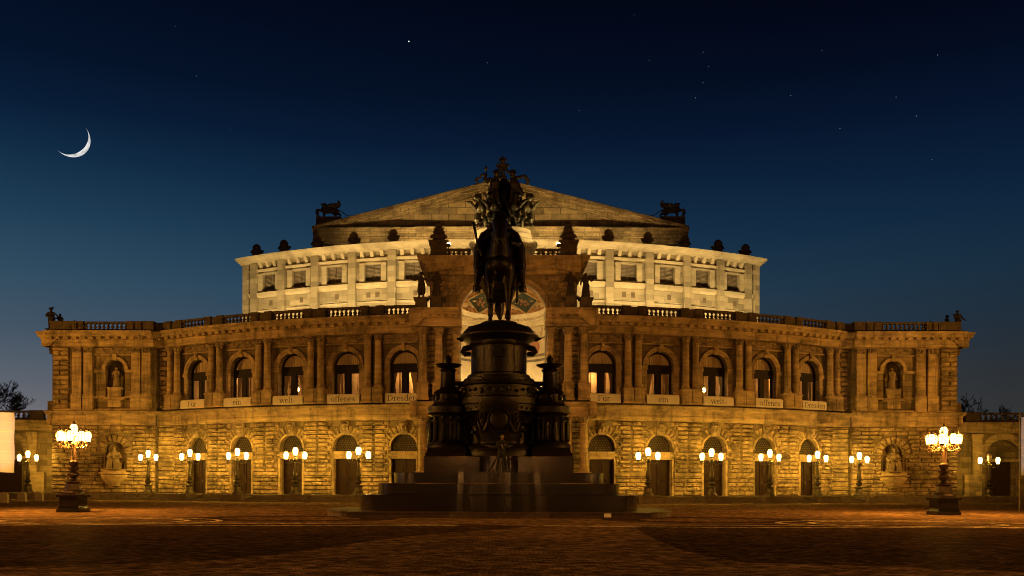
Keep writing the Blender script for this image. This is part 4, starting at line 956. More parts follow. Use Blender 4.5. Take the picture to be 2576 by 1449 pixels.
# ------------------------------------------------------------------ banners with lettering
def stroke(P, pts, w0, w1=None):
    w1 = w0 if w1 is None else w1; n = len(pts) - 1
    for i in range(n):
        a, b = Vector((*pts[i], 0)), Vector((*pts[i + 1], 0)); d = (b - a).normalized(); q = Vector((-d.y, d.x, 0))
        wa, wb = (w0, w1) if n == 1 else (lerp(w0, w1, 1 - abs(2 * i / n - 1)), lerp(w0, w1, 1 - abs(2 * (i + 1) / n - 1)))
        P.append([a - q * wa / 2, b - q * wb / 2, b + q * wb / 2, a + q * wa / 2])
def arcp(cx, cy, rx, ry, a0, a1, n=14): return [(cx + rx * cos(radians(lerp(a0, a1, i / n))), cy + ry * sin(radians(lerp(a0, a1, i / n)))) for i in range(n + 1)]
def glyph(ch):
    """Serif letter outlines drawn as strokes; returns polygons and advance width."""
    P = []; T, t = .085, .04
    S = lambda x, y, w=.2: P.append([Vector((x - w / 2, y - .02, 0)), Vector((x + w / 2, y - .02, 0)), Vector((x + w / 2, y + .02, 0)), Vector((x - w / 2, y + .02, 0))])
    st = lambda x, y0, y1, w=T: stroke(P, [(x, y0), (x, y1)], w)
    if ch == 'F':
        st(.16, 0, .7); S(.16, .02, .26); stroke(P, [(.05, .68), (.52, .68)], t); stroke(P, [(.16, .36), (.42, .36)], t); stroke(P, [(.51, .70), (.51, .55)], t); stroke(P, [(.41, .43), (.41, .29)], t); adv = .6
    elif ch == 'D':
        st(.16, 0, .7); S(.16, .02, .26); S(.16, .68, .26); stroke(P, arcp(.24, .35, .42, .33, -90, 90), t, .10); stroke(P, [(.16, .02), (.26, .02)], t); stroke(P, [(.16, .68), (.26, .68)], t); adv = .78
    elif ch in 'nü':
        if ch == 'n':
            st(.13, 0, .48); st(.43, 0, .34); S(.13, .02); S(.43, .02); S(.08, .47, .12); stroke(P, arcp(.29, .34, .14, .13, 0, 160), T, t); adv = .56
        else:
            st(.13, .14, .48); st(.43, 0, .48); S(.09, .47, .14); S(.39, .47, .14); S(.47, .02, .12); stroke(P, arcp(.27, .14, .14, .13, 180, 330), T, t); adv = .56
            for x in (.2, .37): stroke(P, [(x, .58), (x, .67)], .085)
    elif ch == 'r':
        st(.13, 0, .48); S(.13, .02); S(.08, .47, .12); stroke(P, arcp(.27, .33, .13, .14, 60, 160), t, T); stroke(P, [(.33, .40), (.33, .48)], .08); adv = .41
    elif ch == 'e':
        stroke(P, arcp(.26, .24, .19, .23, 0, 310, 22), t, .095); stroke(P, [(.09, .26), (.45, .26)], t); adv = .50
    elif ch == 'o':
        stroke(P, arcp(.28, .24, .2, .23, 90, 270), t, .10); stroke(P, arcp(.28, .24, .2, .23, -90, 90), t, .10); adv = .56
    elif ch == 'i':
        st(.13, 0, .48); S(.13, .02); S(.08, .47, .12); stroke(P, [(.13, .6), (.13, .69)], .09); adv = .27
    elif ch == 'l':
        st(.13, 0, .74); S(.13, .02); S(.08, .73, .12); adv = .27
    elif ch == 't':
        st(.16, .1, .62); stroke(P, [(.03, .47), (.33, .47)], t); stroke(P, arcp(.25, .1, .09, .09, 180, 330), T, t); adv = .36
    elif ch == 'f':
        st(.16, 0, .6); S(.16, .02, .24); stroke(P, [(.03, .47), (.34, .47)], t); stroke(P, arcp(.27, .6, .11, .13, 180, 40), T, t); adv = .35
    elif ch == 's':
        stroke(P, arcp(.21, .355, .12, .11, 20, 250), t, .07); stroke(P, arcp(.21, .125, .13, .11, 70, -170), t, .08); stroke(P, [(.13, .29), (.29, .19)], .095); adv = .42
    elif ch == 'd':
        st(.42, .02, .74); S(.37, .73, .12); S(.47, .02, .12); stroke(P, arcp(.26, .24, .18, .22, 45, 320, 18), t, .095); adv = .56
    elif ch == 'w':
        for a, b, w in (((.03, .47), (.2, .0), T), ((.2, .0), (.36, .47), t), ((.36, .47), (.53, .0), T), ((.53, .0), (.69, .47), t)): stroke(P, [a, b], w)
        for x in (.05, .36, .67): S(x, .47, .18)
        adv = .74
    elif ch == '-': stroke(P, [(.05, .22), (.29, .22)], .065); adv = .34
    else: adv = .3
    return P, adv
def lettering(name, text, F, uc, zbase, w, size, material, parent, align=0.0, n=1):
    m = MB(); x = 0; polys = []
    for ch in text:
        P, adv = glyph(ch); polys += [[(p.x + x, p.y) for p in q] for q in P]; x += adv
    for i, q in enumerate(polys):
        m.face([F(uc + (px - x / 2) * size, w + .0012 * (i % 5), zbase + py * size) for px, py in q])
    return m.build(name, material, parent)
WORDS = ['Für', 'ein', 'welt-', 'offenes', 'Dresden']
def banner(s, i, word):
    uc = s * BAY_A[i] * DEG * RA; side = 'left-hand' if s < 0 else 'right-hand'
    rank = ['nearest the bronze rider', 'second out from the bronze rider', 'under the middle of the five windows', 'second in from the stone corner pavilion', 'nearest the stone corner pavilion'][i]
    o = thing('banner', f'pale board reading {word} below the {side} arcade, {rank}', 'banner', group='lettered boards below the arched windows')
    m = MB(); m.fbox(ARC, uc - 1.42, uc + 1.42, .12, .66, 8.12, 8.80, 3); m.fbox(ARC, uc - 1.45, uc + 1.45, .1, .52, 8.80, 8.90, 3, .0)
    m.build('board', M['sign'], o)
    lettering('lettering', word, ARC, uc, 8.27, .668, .66, M['ink'], o)
for i, wd in enumerate(reversed(WORDS)): banner(-1, i, wd)
for i, wd in enumerate(WORDS): banner(1, i, wd)

# ------------------------------------------------------------------ candelabra street lamps
BULB = 350
def lantern(root, p, s, glow, metal, bracket=True):
    m = MB(); m.lathe(p, [(.10 * s, -.06 * s), (.13 * s, 0), (.15 * s, .02 * s)], 6); 
    L = m.build('lantern', M[metal], root)
    g = MB(); g.lathe(p, [(.13 * s, .025 * s), (.21 * s, .40 * s)], 6, False); g.lathe((p[0], p[1], p[2] + .43 * s), [(.19 * s, 0), (.10 * s, .13 * s)], 6, False); g.build('lamp_glass', M[glow], L)
    if glow == 'glow_amber': lamp('lantern_bulb', 'POINT', (p[0], p[1], p[2] + .24 * s), BULB, (1.0, .555, .06), size=.06, parent=root)
    q = MB(); q.lathe((p[0], p[1], p[2] + .40 * s), [(.225 * s, 0), (.225 * s, .025 * s)], 6)
    q.lathe((p[0], p[1], p[2] + .56 * s), [(.11 * s, 0), (.09 * s, .04 * s), (.05 * s, .08 * s), (.06 * s, .11 * s), (.01, .17 * s)], 6)
    for k in range(6):
        a = pi / 3 * k; q.tube([(p[0] + .135 * s * cos(a), p[1] + .135 * s * sin(a), p[2] + .02 * s), (p[0] + .215 * s * cos(a), p[1] + .215 * s * sin(a), p[2] + .40 * s)], .012 * s, 4, False, False)
        q.tube([(p[0] + .2 * s * cos(a), p[1] + .2 * s * sin(a), p[2] + .42 * s), (p[0] + .24 * s * cos(a), p[1] + .24 * s * sin(a), p[2] + .58 * s)], [.018 * s, .006 * s], 4, False, False)
    q.build('lantern_cage', M[metal], L)
def scroll(m, x0, z0, x1, z1, dirx, diry, o, r=.022):
    P = lambda d, z: (o[0] + dirx * d, o[1] + diry * d, o[2] + z)
    m.tube([P(x0, z0), P(lerp(x0, x1, .25), z0 - .16), P(lerp(x0, x1, .55), z0 - .2), P(lerp(x0, x1, .8), z0 - .1), P(x1, z1 - .14), P(x1, z1)], r, 6)
    c = lerp(x0, x1, .32); m.tube([P(c + .16 * cos(t) * (1 - t / 9), z0 + .03 + .15 * sin(t) * (1 - t / 9)) for t in span(-1.6, 4.6, 12)], r * .8, 5)
    m.tube([P(x1 + .07 * cos(t), z1 - .22 + .07 * sin(t)) for t in span(0, 5, 9)], r * .7, 5)
def small_candelabrum(glow='glow_amber', lit_top=True):
    r = thing('candelabrum', 'x', 'street lamp', group='three armed lamps along the terrace')
    m = MB(); m.lathe((0, 0, 0), [(.50, 0), (.50, .10), (.42, .14), (.40, .22), (.34, .26), (.31, .34), (.29, .62), (.33, .68), (.36, .72), (.30, .78)], 8, False, rot=pi / 8)
    m.build('base', M['iron'], r)
    m = MB(); m.lathe((0, 0, .78), [(.14, 0), (.11, .06), (.20, .16), (.28, .27), (.25, .34), (.13, .42), (.17, .48), (.22, .52), (.12, .56)], 14, True, 7, .05)
    m.lathe((0, 0, 1.34), [(.12, 0), (.17, .08), (.205, .22), (.17, .34), (.19, .38), (.165, .40), (.085, 1.15), (.10, 1.2), (.15, 1.24), (.10, 1.28)], 14)
    m.lathe((0, 0, 2.62), [(.06, 0), (.15, .08), (.19, .18), (.13, .28), (.05, .32), (.045, .48)], 14)
    P = m.build('pole', M['iron'], r)
    for sx in (-1, 1):
        a = MB(); scroll(a, .12, 2.72, .78, 2.78, sx, 0, (0, 0, 0)); a.build('arm', M['iron'], r)
        lantern(r, (sx * .78, 0, 2.84), 1.08, glow, 'iron')
    lantern(r, (0, 0, 3.14), 1.16, glow if lit_top else 'sign', 'iron')
    return r
def place_lamp(src, first, x, y, z, label, rz=0):
    o = src if first else copy_tree(src)
    o.location = (x, y, z); o.rotation_euler.z = rz; o['label'] = label; return o
SM = small_candelabrum(); first = True
names = ['beside the doorway nearest the monument', 'second lamp out from the monument', 'third lamp out from the monument', 'second lamp in from the corner pavilion', 'outermost on the steps, by the rusticated pavilion']
for s in (-1, 1):
    for i, (a, r) in enumerate(zip(LAMP_A, LAMP_R)):
        an = s * a * DEG; side = 'left' if s < 0 else 'right'
        place_lamp(SM, first, r * sin(an), YA - r * cos(an), TZ, f'three lantern iron lamp on the {side} terrace, {names[i]}', an * .5); first = False
p = unproject(65, 1241, 79); place_lamp(SM, False, p.x, -1.2, TZ, 'three lantern iron lamp between the white banner flag and left pavilion')
R2 = small_candelabrum(lit_top=False); p = unproject(2487, 1250, 78.3); place_lamp(R2, True, p.x, -1.2, TZ, 'iron lamp with unlit top lantern before the far right side range')

def large_candelabrum():
    r = thing('grand_candelabrum', 'x', 'street lamp', group='tall many lantern candelabra standing in the square')
    m = MB(); m.box((0, 0, .09), (1.14, 1.14, .18)); m.box((0, 0, .24), (1.04, 1.04, .14), 0, .94); m.box((0, 0, .52), (.94, .94, .46)); m.box((0, 0, .79), (1.16, 1.16, .10), 0, 1); m.build('pedestal', M['granite'], r)
    m = MB(); m.box((0, 0, .90), (.78, .78, .12)); m.lathe((0, 0, .96), [(.50, 0), (.48, .06), (.36, .14), (.33, .44), (.38, .48), (.42, .52), (.34, .56)], 8, False, rot=pi / 8); m.build('base', M['iron_dark'], r)
    m = MB(); m.lathe((0, 0, 1.52), [(.12, 0), (.16, .08), (.10, .14), (.22, .24), (.29, .34), (.20, .42), (.12, .48), (.24, .58), (.26, .63), (.1, .68)], 16, True, 8, .05)
    m.lathe((0, 0, 2.2), [(.09, 0), (.2, .12), (.23, .28), (.21, .30), (.19, .32), (.165, .36), (.10, 1.05), (.12, 1.1), (.08, 1.16), (.06, 1.5)], 16); m.build('pole', M['iron_dark'], r)
    for k in range(8):
        a = pi / 4 * k + .2; m = MB(); scroll(m, .10, 3.34, .66, 3.42, cos(a), sin(a), (0, 0, 0), .026); m.build('arm', M['iron_dark'], r)
        lantern(r, (.66 * cos(a), .66 * sin(a), 3.46), .9, 'glow_orange', 'iron_dark')
    lantern(r, (0, 0, 3.74), 1.05, 'glow_orange', 'iron_dark')
    for k in range(4): lamp('lantern_bulb', 'POINT', (.66 * cos(.2 + pi / 2 * k), .66 * sin(.2 + pi / 2 * k), 3.68), 1900, (1.0, .40, .045), size=.08, parent=r)
    return r
BIG = large_candelabrum()
p = unproject(185, 1288, 43.4); place_lamp(BIG, True, p.x, p.y, 0, 'tall orange glowing candelabrum on granite pedestal, the one near the stone bollards')
p = unproject(2374, 1295, 43.4); place_lamp(BIG, False, p.x, p.y, 0, 'tall orange glowing candelabrum on granite pedestal, the one on the side without bollards')

# visible floodlights on the portal top
for s, lab in ((-1, 'left'), (1, 'right')):
    o = thing('floodlight', f'small lit floodlight beside the {lab} urn on the portal parapet', 'floodlight', group='floodlights on the portal parapet')
    c = PORTAL(s * 4.42, .1, 20.62); m = MB(); m.box((c.x, c.y, c.z), (.34, .22, .26)); m.box((c.x, c.y, c.z - .22), (.05, .05, .3)); m.build('housing', M['iron_dark'], o)
    m = MB(); m.box((c.x - s * .02, c.y + .14, c.z + .16), (.30, .22, .12)); m.build('lamp_glass', M['glow_flood'], o)
    lamp('floodlight_beam', 'SPOT', (c.x - s * .3, c.y - .6, c.z + .15), 900, WARM, (s * .8, -9.2, 23.2), size=.1, angle=75, parent=None)

# ------------------------------------------------------------------ statues
def robed(m, h=1.0, arms=(((.19, -.03, .66), (.2, -.12, .52)), ((-.19, -.03, .66), (-.12, -.16, .60))), hat=None, folds=11, legs=False, lean=0):
    """Standing draped figure, about one unit tall, facing -Y."""
    if legs:
        for sx in (-1, 1):
            m.tube([(sx * .065, 0, .50), (sx * .075, -.01, .27), (sx * .085, .01, .03)], [.085, .058, .042], 8); m.ell((sx * .09, -.05, .02), (.04, .08, .03))
        m.tube([(0, 0, .48), (0, 0, .62), (0, 0, .76), (0, 0, .81)], [.135, .115, .135, .09], 12, flat=.75)
        m.tube([(0, .09, .78), (0, .12, .5), (0, .11, .25)], [.11, .16, .17], 10, flat=.35)
    else:
        m.tube([(0, 0, .02), (.01, 0, .22), (.015, 0, .45), (0, 0, .60), (0, 0, .74), (0, 0, .81)], [.17, .145, .135, .115, .135, .085], 14, flat=.8)
        for k in range(folds):
            a = 2 * pi * k / folds; m.tube([(.16 * cos(a), .13 * sin(a), .01), (.135 * cos(a + .1), .11 * sin(a + .1), .25), (.10 * cos(a + .3), .085 * sin(a + .3), .58)], [.032, .027, .015], 6)
    m.tube([(-.14, .06, .79), (.02, -.12, .62), (.12, -.1, .45)], [.05, .045, .04], 7)
    m.tube([(0, 0, .80), (0, -.005, .88)], [.045, .04], 8); m.ell((0, -.02, .925), (.056, .066, .078)); m.ell((0, -.085, .915), (.012, .02, .02), 6, 5); m.ell((0, .02, .945), (.062, .062, .065))
    for sx, (e, hd) in zip((1, -1), arms): m.tube([(sx * .14, 0, .775), e, hd], [.05, .04, .028], 8); m.ell(hd, (.035, .04, .035), 7, 5)
    if hat: m.lathe((0, -.01, .965), [(.13, 0), (.125, .02), (.075, .03), (.065, .07), (.02, .08)], 10)
def seated(m):
    m.tube([(0, .1, .30), (0, .08, .52), (0, .05, .68), (0, .04, .74)], [.19, .17, .18, .1], 12, flat=.8)
    m.tube([(0, .02, .78), (0, 0, .84)], [.05, .045], 8); m.ell((0, -.02, .90), (.065, .075, .09)); m.ell((0, .01, .93), (.075, .075, .07)); m.ell((0, -.05, .84), (.045, .05, .06))
    for sx in (-1, 1):
        m.tube([(sx * .1, .08, .34), (sx * .15, -.2, .38), (sx * .14, -.2, .2), (sx * .14, -.17, .02)], [.11, .1, .085, .09], 9)
        m.tube([(sx * .17, .05, .68), (sx * .26, -.02, .52), (sx * .1, -.2, .46)], [.07, .06, .045], 8)
        for k in range(4): m.tube([(sx * (.05 + .05 * k), -.26, .36), (sx * (.06 + .06 * k), -.27, .05)], [.03, .035], 6)
    m.box((0, .12, .14), (.5, .36, .28)); m.ell((.03, -.22, .47), (.12, .08, .03)); m.tube([(-.2, -.2, .36), (.2, -.22, .34)], .06, 8); m.tube([(-.24, .1, .02), (-.2, .1, .5)], .06, 7)
for s, side in ((-1, 'left'), (1, 'right')):
    F = wing(s); o = F(35.15, .0, 0)
    r = thing('niche_statue', f'robed stone statue standing in the upper niche of the {side} pavilion', 'statue', (o.x, o.y + .25, 10.16), s * .2, 'stone figures in the pavilion niches')
    m = MB(); robed(m, arms=(((.2, -.06, .62), (.06, -.17, .66)), ((-.2, -.02, .60), (-.14, -.12, .50))) if s < 0 else (((.19, .0, .6), (.17, -.1, .46)), ((-.19, -.08, .64), (-.02, -.16, .7)))); m.box((0, 0, 0), (.4, .36, .03))
    m.fused('figure', M['statue'], .022, r, 1, scale=1.9)
    r = thing('seated_statue', f'seated stone statue above the shell basin of the {side} pavilion', 'statue', (o.x, o.y - .15, 2.72), -s * .15, 'stone figures in the pavilion niches')
    m = MB(); seated(m); m.box((0, -.04, .0), (.62, .58, .04)); m.fused('figure', M['statue'], .02, r, 1, scale=2.15)
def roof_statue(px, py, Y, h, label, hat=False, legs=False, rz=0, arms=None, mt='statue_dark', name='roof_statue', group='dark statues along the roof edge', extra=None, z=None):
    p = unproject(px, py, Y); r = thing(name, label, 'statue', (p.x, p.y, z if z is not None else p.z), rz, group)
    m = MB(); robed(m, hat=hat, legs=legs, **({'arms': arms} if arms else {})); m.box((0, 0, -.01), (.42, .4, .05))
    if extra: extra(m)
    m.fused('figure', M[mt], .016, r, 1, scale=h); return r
W_ = 81.5
def feather(m): m.ell((.10, -.02, 1.04), (.1, .04, .025), rot=(0, -.25, 0)); m.tube([(-.14, 0, .70), (-.2, -.04, .62), (-.03, -.13, .6)], .05)
roof_statue(127, 828, W_ - .6, 1.92, 'dark statue in plumed hat at the left pavilion roof corner', hat=True, legs=True, arms=(((.26, .0, .68), (.34, .05, .62)), ((-.24, -.02, .68), (-.05, -.16, .62))), extra=feather)
roof_statue(150, 834, W_ + 4.5, 1.75, 'cloaked dark statue just behind the plumed left corner statue', arms=(((.1, -.1, .6), (.0, -.15, .55)), ((-.14, -.1, .66), (-.28, -.06, .7))), rz=.9)
roof_statue(185.5, 833, W_ + 14, 1.2, 'dark statue whose head alone shows over the left parapet')
roof_statue(2407, 833, W_ - .6, 1.92, 'tall dark statue in long cloak at the right pavilion roof corner', arms=(((.22, -.05, .6), (.34, -.1, .50)), ((-.15, -.05, .6), (-.05, -.12, .56))))
roof_statue(2381, 838, W_ + 4.5, 1.7, 'stooping capped statue just behind the tall right corner statue', hat=True, rz=.8)
roof_statue(2340, 837, W_ + 14, 1.2, 'dark statue whose head alone shows over the right parapet', hat=True)
for s, side in ((-1, 'left'), (1, 'right')):
    m = MB(); o = PORTAL(s * 6.55, .5, 0); m.box((o.x, o.y, 15.75), (.9, .9, 1.0)); m.box((o.x, o.y, 16.22), (1.15, 1.1, .14)); part(m, 'statue_plinth', 'soot')
    m = MB(); o2 = PORTAL(s * 5.35, .55, 0); m.box((o2.x, o2.y, 15.75), (.85, .7, 1.1)); m.box((o2.x, o2.y, 16.32), (1.2, .9, .14)); part(m, 'statue_plinth', 'soot')
    arms = (((.25, -.02, .72), (.3, -.06, .66)), ((-.26, -.02, .70), (-.36, -.04, .72))) if s < 0 else (((.24, -.04, .66), (.28, -.08, .78)), ((-.2, .0, .6), (-.2, -.08, .5)))
    def lyre(m): m.tube([(.22 + .07 * cos(t), -.08, .74 + .1 * sin(t)) for t in span(0, 6, 12)], .02, 6)
    r = thing('portal_statue', f'slim dark statue on the outer {side} portal plinth against the lit drum', 'statue', (o.x, o.y, 16.3), 0, 'dark statues on the portal')
    m = MB(); robed(m, arms=arms, hat=s < 0, legs=s < 0, extra=None) if False else robed(m, arms=arms, hat=(s < 0), legs=(s < 0))
    if s > 0: lyre(m)
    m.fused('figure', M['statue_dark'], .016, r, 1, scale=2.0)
    r = thing('portal_statue', f'dark draped statue before the rusticated pier {side} of the portal arch', 'statue', (o2.x, o2.y, 16.4), 0, 'dark statues on the portal')
    m = MB(); robed(m); m.fused('figure', M['statue_dark'], .016, r, 1, scale=2.0)

# griffins at the gable ends
def griffin(label, s):
    r = thing('griffin_statue', label, 'statue', (s * 21.4, 30.4, 34.82), 0, 'winged griffins on the gable ends')
    k = .0037
    X = lambda x, y, d=0: (-s * (x - 800) * k * -1 if False else (x - 800) * k * (1 if s < 0 else -1), d, (1005 - y) * k)
    def T(m, pts, rads, d=0, flat=1.0): m.tube([X(x, y, d) for x, y in pts], [q * k for q in rads], 9, flat=flat)
    m = MB()
    T(m, [(560, 720), (620, 725), (780, 735), (950, 770), (1050, 780)], [85, 120, 105, 80, 95]); T(m, [(600, 690), (625, 600), (640, 545)], [95, 75, 62]); T(m, [(650, 540), (580, 540), (530, 530), (490, 518)], [58, 55, 32, 14])
    T(m, [(620, 510), (660, 490)], [25, 12], .1); T(m, [(560, 515), (500, 505)], [18, 10])
    T(m, [(600, 820), (600, 900), (575, 985)], [52, 38, 34], .18); m.ell(X(560, 990, .18), (.13, .1, .05)); T(m, [(520, 760), (450, 735), (370, 730)], [48, 36, 34], -.18); T(m, [(375, 740), (345, 790)], [32, 20], -.18)
    T(m, [(950, 820), (1000, 905), (955, 985)], [75, 36, 32], .18); m.ell(X(920, 992, .18), (.15, .1, .05)); T(m, [(1060, 810), (1105, 870), (1180, 910), (1175, 985)], [80, 55, 32, 30], -.18); m.ell(X(1135, 992, -.18), (.15, .1, .05))
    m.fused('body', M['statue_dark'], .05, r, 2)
    for d in (-.3, .3):
        m = MB(); T(m, [(740, 620), (840, 585), (980, 590), (1080, 565), (1130, 520), (1140, 470), (1105, 440), (1065, 460)], [60, 75, 80, 70, 45, 34, 30, 18], d, .45)
        for q in range(5): T(m, [(800, 560 + q * 22), (960, 555 + q * 24), (1080, 530 + q * 24)], [12, 13, 9], d * 1.25)
        m.fused('wing', M['statue_dark'], .04, r, 1)
    m = MB(); T(m, [(1030, 705), (1100, 725), (1200, 765), (1300, 845), (1400, 910), (1460, 922), (1505, 918)], [24, 18, 15, 14, 13, 18, 10]); m.build('tail', M['statue_dark'], r)
    m = MB(); T(m, [(395, 770), (385, 840), (400, 900), (455, 985)], [58, 62, 42, 40], -.18); m.ell(X(350, 800, -.18), (.1, .14, .12)); m.fused('mask_post', M['statue_dark'], .045, r, 1)
griffin('dark winged griffin on the left end of the gable', -1)
griffin('dark winged griffin on the right end of the gable', 1)

# bronze chariot drawn by panthers on the portal
CZ = 22.2; cyc = -9.0
r = thing('panther_chariot', 'green bronze panther chariot group with star topped lyre above the portal', 'statue group', (0.02, cyc, CZ))
K = .0055
X = lambda x, y, d=0: ((x - 690) * K, d, (1200 - y) * K)
def T(m, pts, rads, d=0, seg=9, flat=1.0): m.tube([X(x, y, d if not isinstance(d, (list, tuple)) else d[i]) for i, (x, y) in enumerate(pts)], [q * K for q in rads], seg, flat=flat)
def panther(flip, ox, d, h=1.0):
    f = lambda x: 690 + (x - 690) * flip + ox
    m = MB()
    T(m, [(f(345), 1060), (f(350), 980), (f(340), 900), (f(330), 850)], [62, 70, 66, 50], [d + .5, d + .2, d, d - .1]); m.ell(X(f(310), 785, d - .2), (.34, .36, .36)); m.ell(X(f(270), 800, d - .42), (.19, .3, .14)); m.ell(X(f(258), 826, d - .42), (.1, .15, .06))
    for a in (275, 355): m.ell(X(f(a), 727, d - .12), (.08, .06, .09))
    T(m, [(f(300), 905), (f(262), 950), (f(235), 895), (f(190), 868)], [40, 34, 28, 24], [d - .1, d - .3, d - .35, d - .45]); m.ell(X(f(180), 868, d - .5), (.15, .14, .1))
    T(m, [(f(385), 905), (f(410), 990), (f(380), 1075)], [40, 32, 26], [d - .1, d - .4, d - .5]); m.ell(X(f(378), 1085, d - .52), (.14, .14, .1))
    T(m, [(f(310), 1050), (f(295), 1110), (f(300), 1150), (f(285), 1188)], [62, 46, 30, 28], [d + .1, d - .1, d + .15, d]); m.ell(X(f(280), 1192, d - .1), (.18, .22, .07))
    T(m, [(f(400), 1060), (f(430), 1120), (f(425), 1190)], [56, 40, 28], [d + .3, d + .1, d + .2])
    return m
for flip, ox, d in ((1, 0, 0), (-1, 0, 0), (1, 195, -.45), (-1, -195, -.45)): panther(flip, ox, d).fused('panther', M['patina' if ox == 0 else 'patina_shaded'], .05, r, 2)
m = MB(); T(m, [(540, 1000), (690, 1010), (840, 1000)], [120, 130, 120], 1.0); T(m, [(560, 830), (690, 820), (820, 830)], [110, 130, 110], 1.0); m.box(X(690, 1120, 1.0), (1.9, 1.2, 1.0)); T(m, [(690, 860), (690, 640), (690, 500), (690, 455)], [110, 120, 90, 50], .9); T(m, [(600, 700), (690, 690), (780, 700)], [80, 90, 80], .9); m.fused('chariot', M['bronze'], .07, r, 2)  # near-black colour stands in for the shadow at the centre of the group
def god(x0, flip):
    f = lambda x: 690 + (x - 690) * flip + x0
    m = MB(); T(m, [(f(520), 850), (f(540), 720), (f(545), 620), (f(560), 520), (f(575), 455)], [110, 95, 72, 78, 50], .7); T(m, [(f(578), 450), (f(583), 410)], [26, 24], .65); m.ell(X(f(585), 385, .6), (.25, .27, .29)); 
    for k in range(8): m.ell(X(f(585 + 42 * cos(k * .8)), 365 + 30 * sin(k * .8), .55), (.1, .1, .1))
    for k in range(6): T(m, [(f(470 + k * 30), 830), (f(500 + k * 20), 640)], [22, 14], .35)
    return m
m = god(0, 1); T(m, [(490, 465), (440, 500), (405, 490), (415, 420)], [36, 30, 27, 22], [.6, .5, .4, .35]); m.fused('standing_figure', M['patina'], .05, r, 2)
m = god(25, -1); T(m, [(840, 480), (900, 560), (940, 640), (970, 690)], [36, 30, 26, 18], [.6, .45, .3, .2]); m.fused('standing_figure', M['patina'], .05, r, 2)
m = MB(); T(m, [(425, 345), (440, 480), (470, 650)], [8, 8, 8], .3, 6); m.ell(X(425, 325, .3), (.13, .13, .2)); m.build('staff', M['patina'], r)
m = MB(); T(m, [(435, 405), (385, 415), (345, 430), (350, 460), (290, 470), (265, 500), (300, 510), (310, 540), (260, 562)], [18, 22, 18, 16, 20, 16, 18, 18, 8], .32, 7, .4); m.build('ribbon', M['patina'], r)
m = MB(); T(m, [(820, 425), (880, 440), (950, 430), (1000, 412), (1025, 450), (1050, 500), (1030, 550)], [16, 26, 30, 26, 30, 34, 14], .6, 8, .35); m.fused('drapery', M['patina'], .035, r, 1)
m = MB()
for k in range(5): T(m, [(645 + k * 16, 405), (652 + k * 12, 250)], [6, 6], .75, 6)
T(m, [(640, 420), (610, 430), (740, 430), (710, 420)], [22] * 4, .75); T(m, [(640, 240), (705, 240)], [20, 20], .75)
for sg in (-1, 1): T(m, [(672 + sg * 95, 360), (672 + sg * 55, 310), (672 + sg * 40, 255), (672 + sg * 70, 230), (672 + sg * 92, 255), (672 + sg * 70, 272), (672 + sg * 58, 255)], [20, 18, 17, 18, 16, 14, 12], .75)
T(m, [(672, 230), (672, 205)], [26, 24], .75); m.ell(X(672, 182, .7), (.21, .2, .25)); m.fused('lyre', M['patina'], .035, r, 1)
m = MB()
for k in range(9):
    t = -pi / 2 - 1.75 + 3.5 * k / 8; m.tube([X(672 + 42 * cos(t), 178 + 42 * sin(t), .72), X(672 + (82 if k % 2 == 0 else 66) * cos(t), 178 + (82 if k % 2 == 0 else 66) * sin(t), .72)], [.055, .012], 5)
m.build('star_crown', M['patina'], r)
m = MB(); T(m, [(385, 692), (430, 745), (470, 800)], [9, 10, 10], 0, 6); T(m, [(995, 690), (940, 755), (890, 812)], [9, 10, 10], 0, 6); m.build('rein', M['patina'], r)

# ------------------------------------------------------------------ equestrian monument
MD = 42.0; mc = unproject(1254, 1288, MD); MX, MY = mc.x, mc.y
MON = thing('monument_pedestal', 'stepped polished granite and bronze monument pedestal with two basin stacks', 'monument', (MX, MY, 0))
def tier(off, extra=0):
    hw_flat, f, bow, lobe = 3.84 + off, 2.3 + off, .5, 4.97 + off + extra
    half = [(2.1 * t, -f - bow * (1 - t * t) ) for t in span(0, 1, 8)] + [(hw_flat, -f)] + [(hw_flat, -2.0 - off * .75)]
    x0, y0 = hw_flat, -2.0 - off * .75
    lob = [(x0 + (lobe - x0) * cos(t), y0 * -sin(t) * -1) for t in span(-pi / 2 + .15, pi / 2 - .15, 18)]
    lob = [(x0 + (lobe - x0) * cos(t), -y0 * sin(t)) for t in span(-pi / 2 + .1, pi / 2 - .1, 18)]
    right = half + lob + [(hw_flat, -y0), (hw_flat, f), (2.1, f)] + [(2.1 * t, f + bow * (1 - t * t)) for t in span(1, 0, 8)][1:]
    left = [(-x, y) for x, y in reversed(right)][1:-1]
    return right + left
for off, ex, z0, z1 in ((2.6, .43, 0, .25), (1.53, 0, .25, .96), (.73, 0, .98, 1.46), (0, 0, 1.49, 1.96)):
    m = MB(); o = tier(off, ex); m.prism(o, z0, z1 - .05); m.prism([(x * 1.006, y * 1.006) for x, y in o], z1 - .05, z1, False, True); m.build('step', M['step_dark'] if z0 == 0 else M['granite'], MON)
m = MB()
for sx in (-1, 1): m.box((sx * 2.45, -.3, 2.34), (1.92, 3.0, .76)); m.box((sx * 2.45, -.3, 2.80), (1.86, 2.9, .16), 0, .97)
m.box((0, 0, 2.34), (3.0, 2.8, .76)); m.lathe((0, -1.1, 1.96), [(.95, 0), (.95, .76)], 28)
m.build('granite_block', M['granite'], MON)
m = MB()
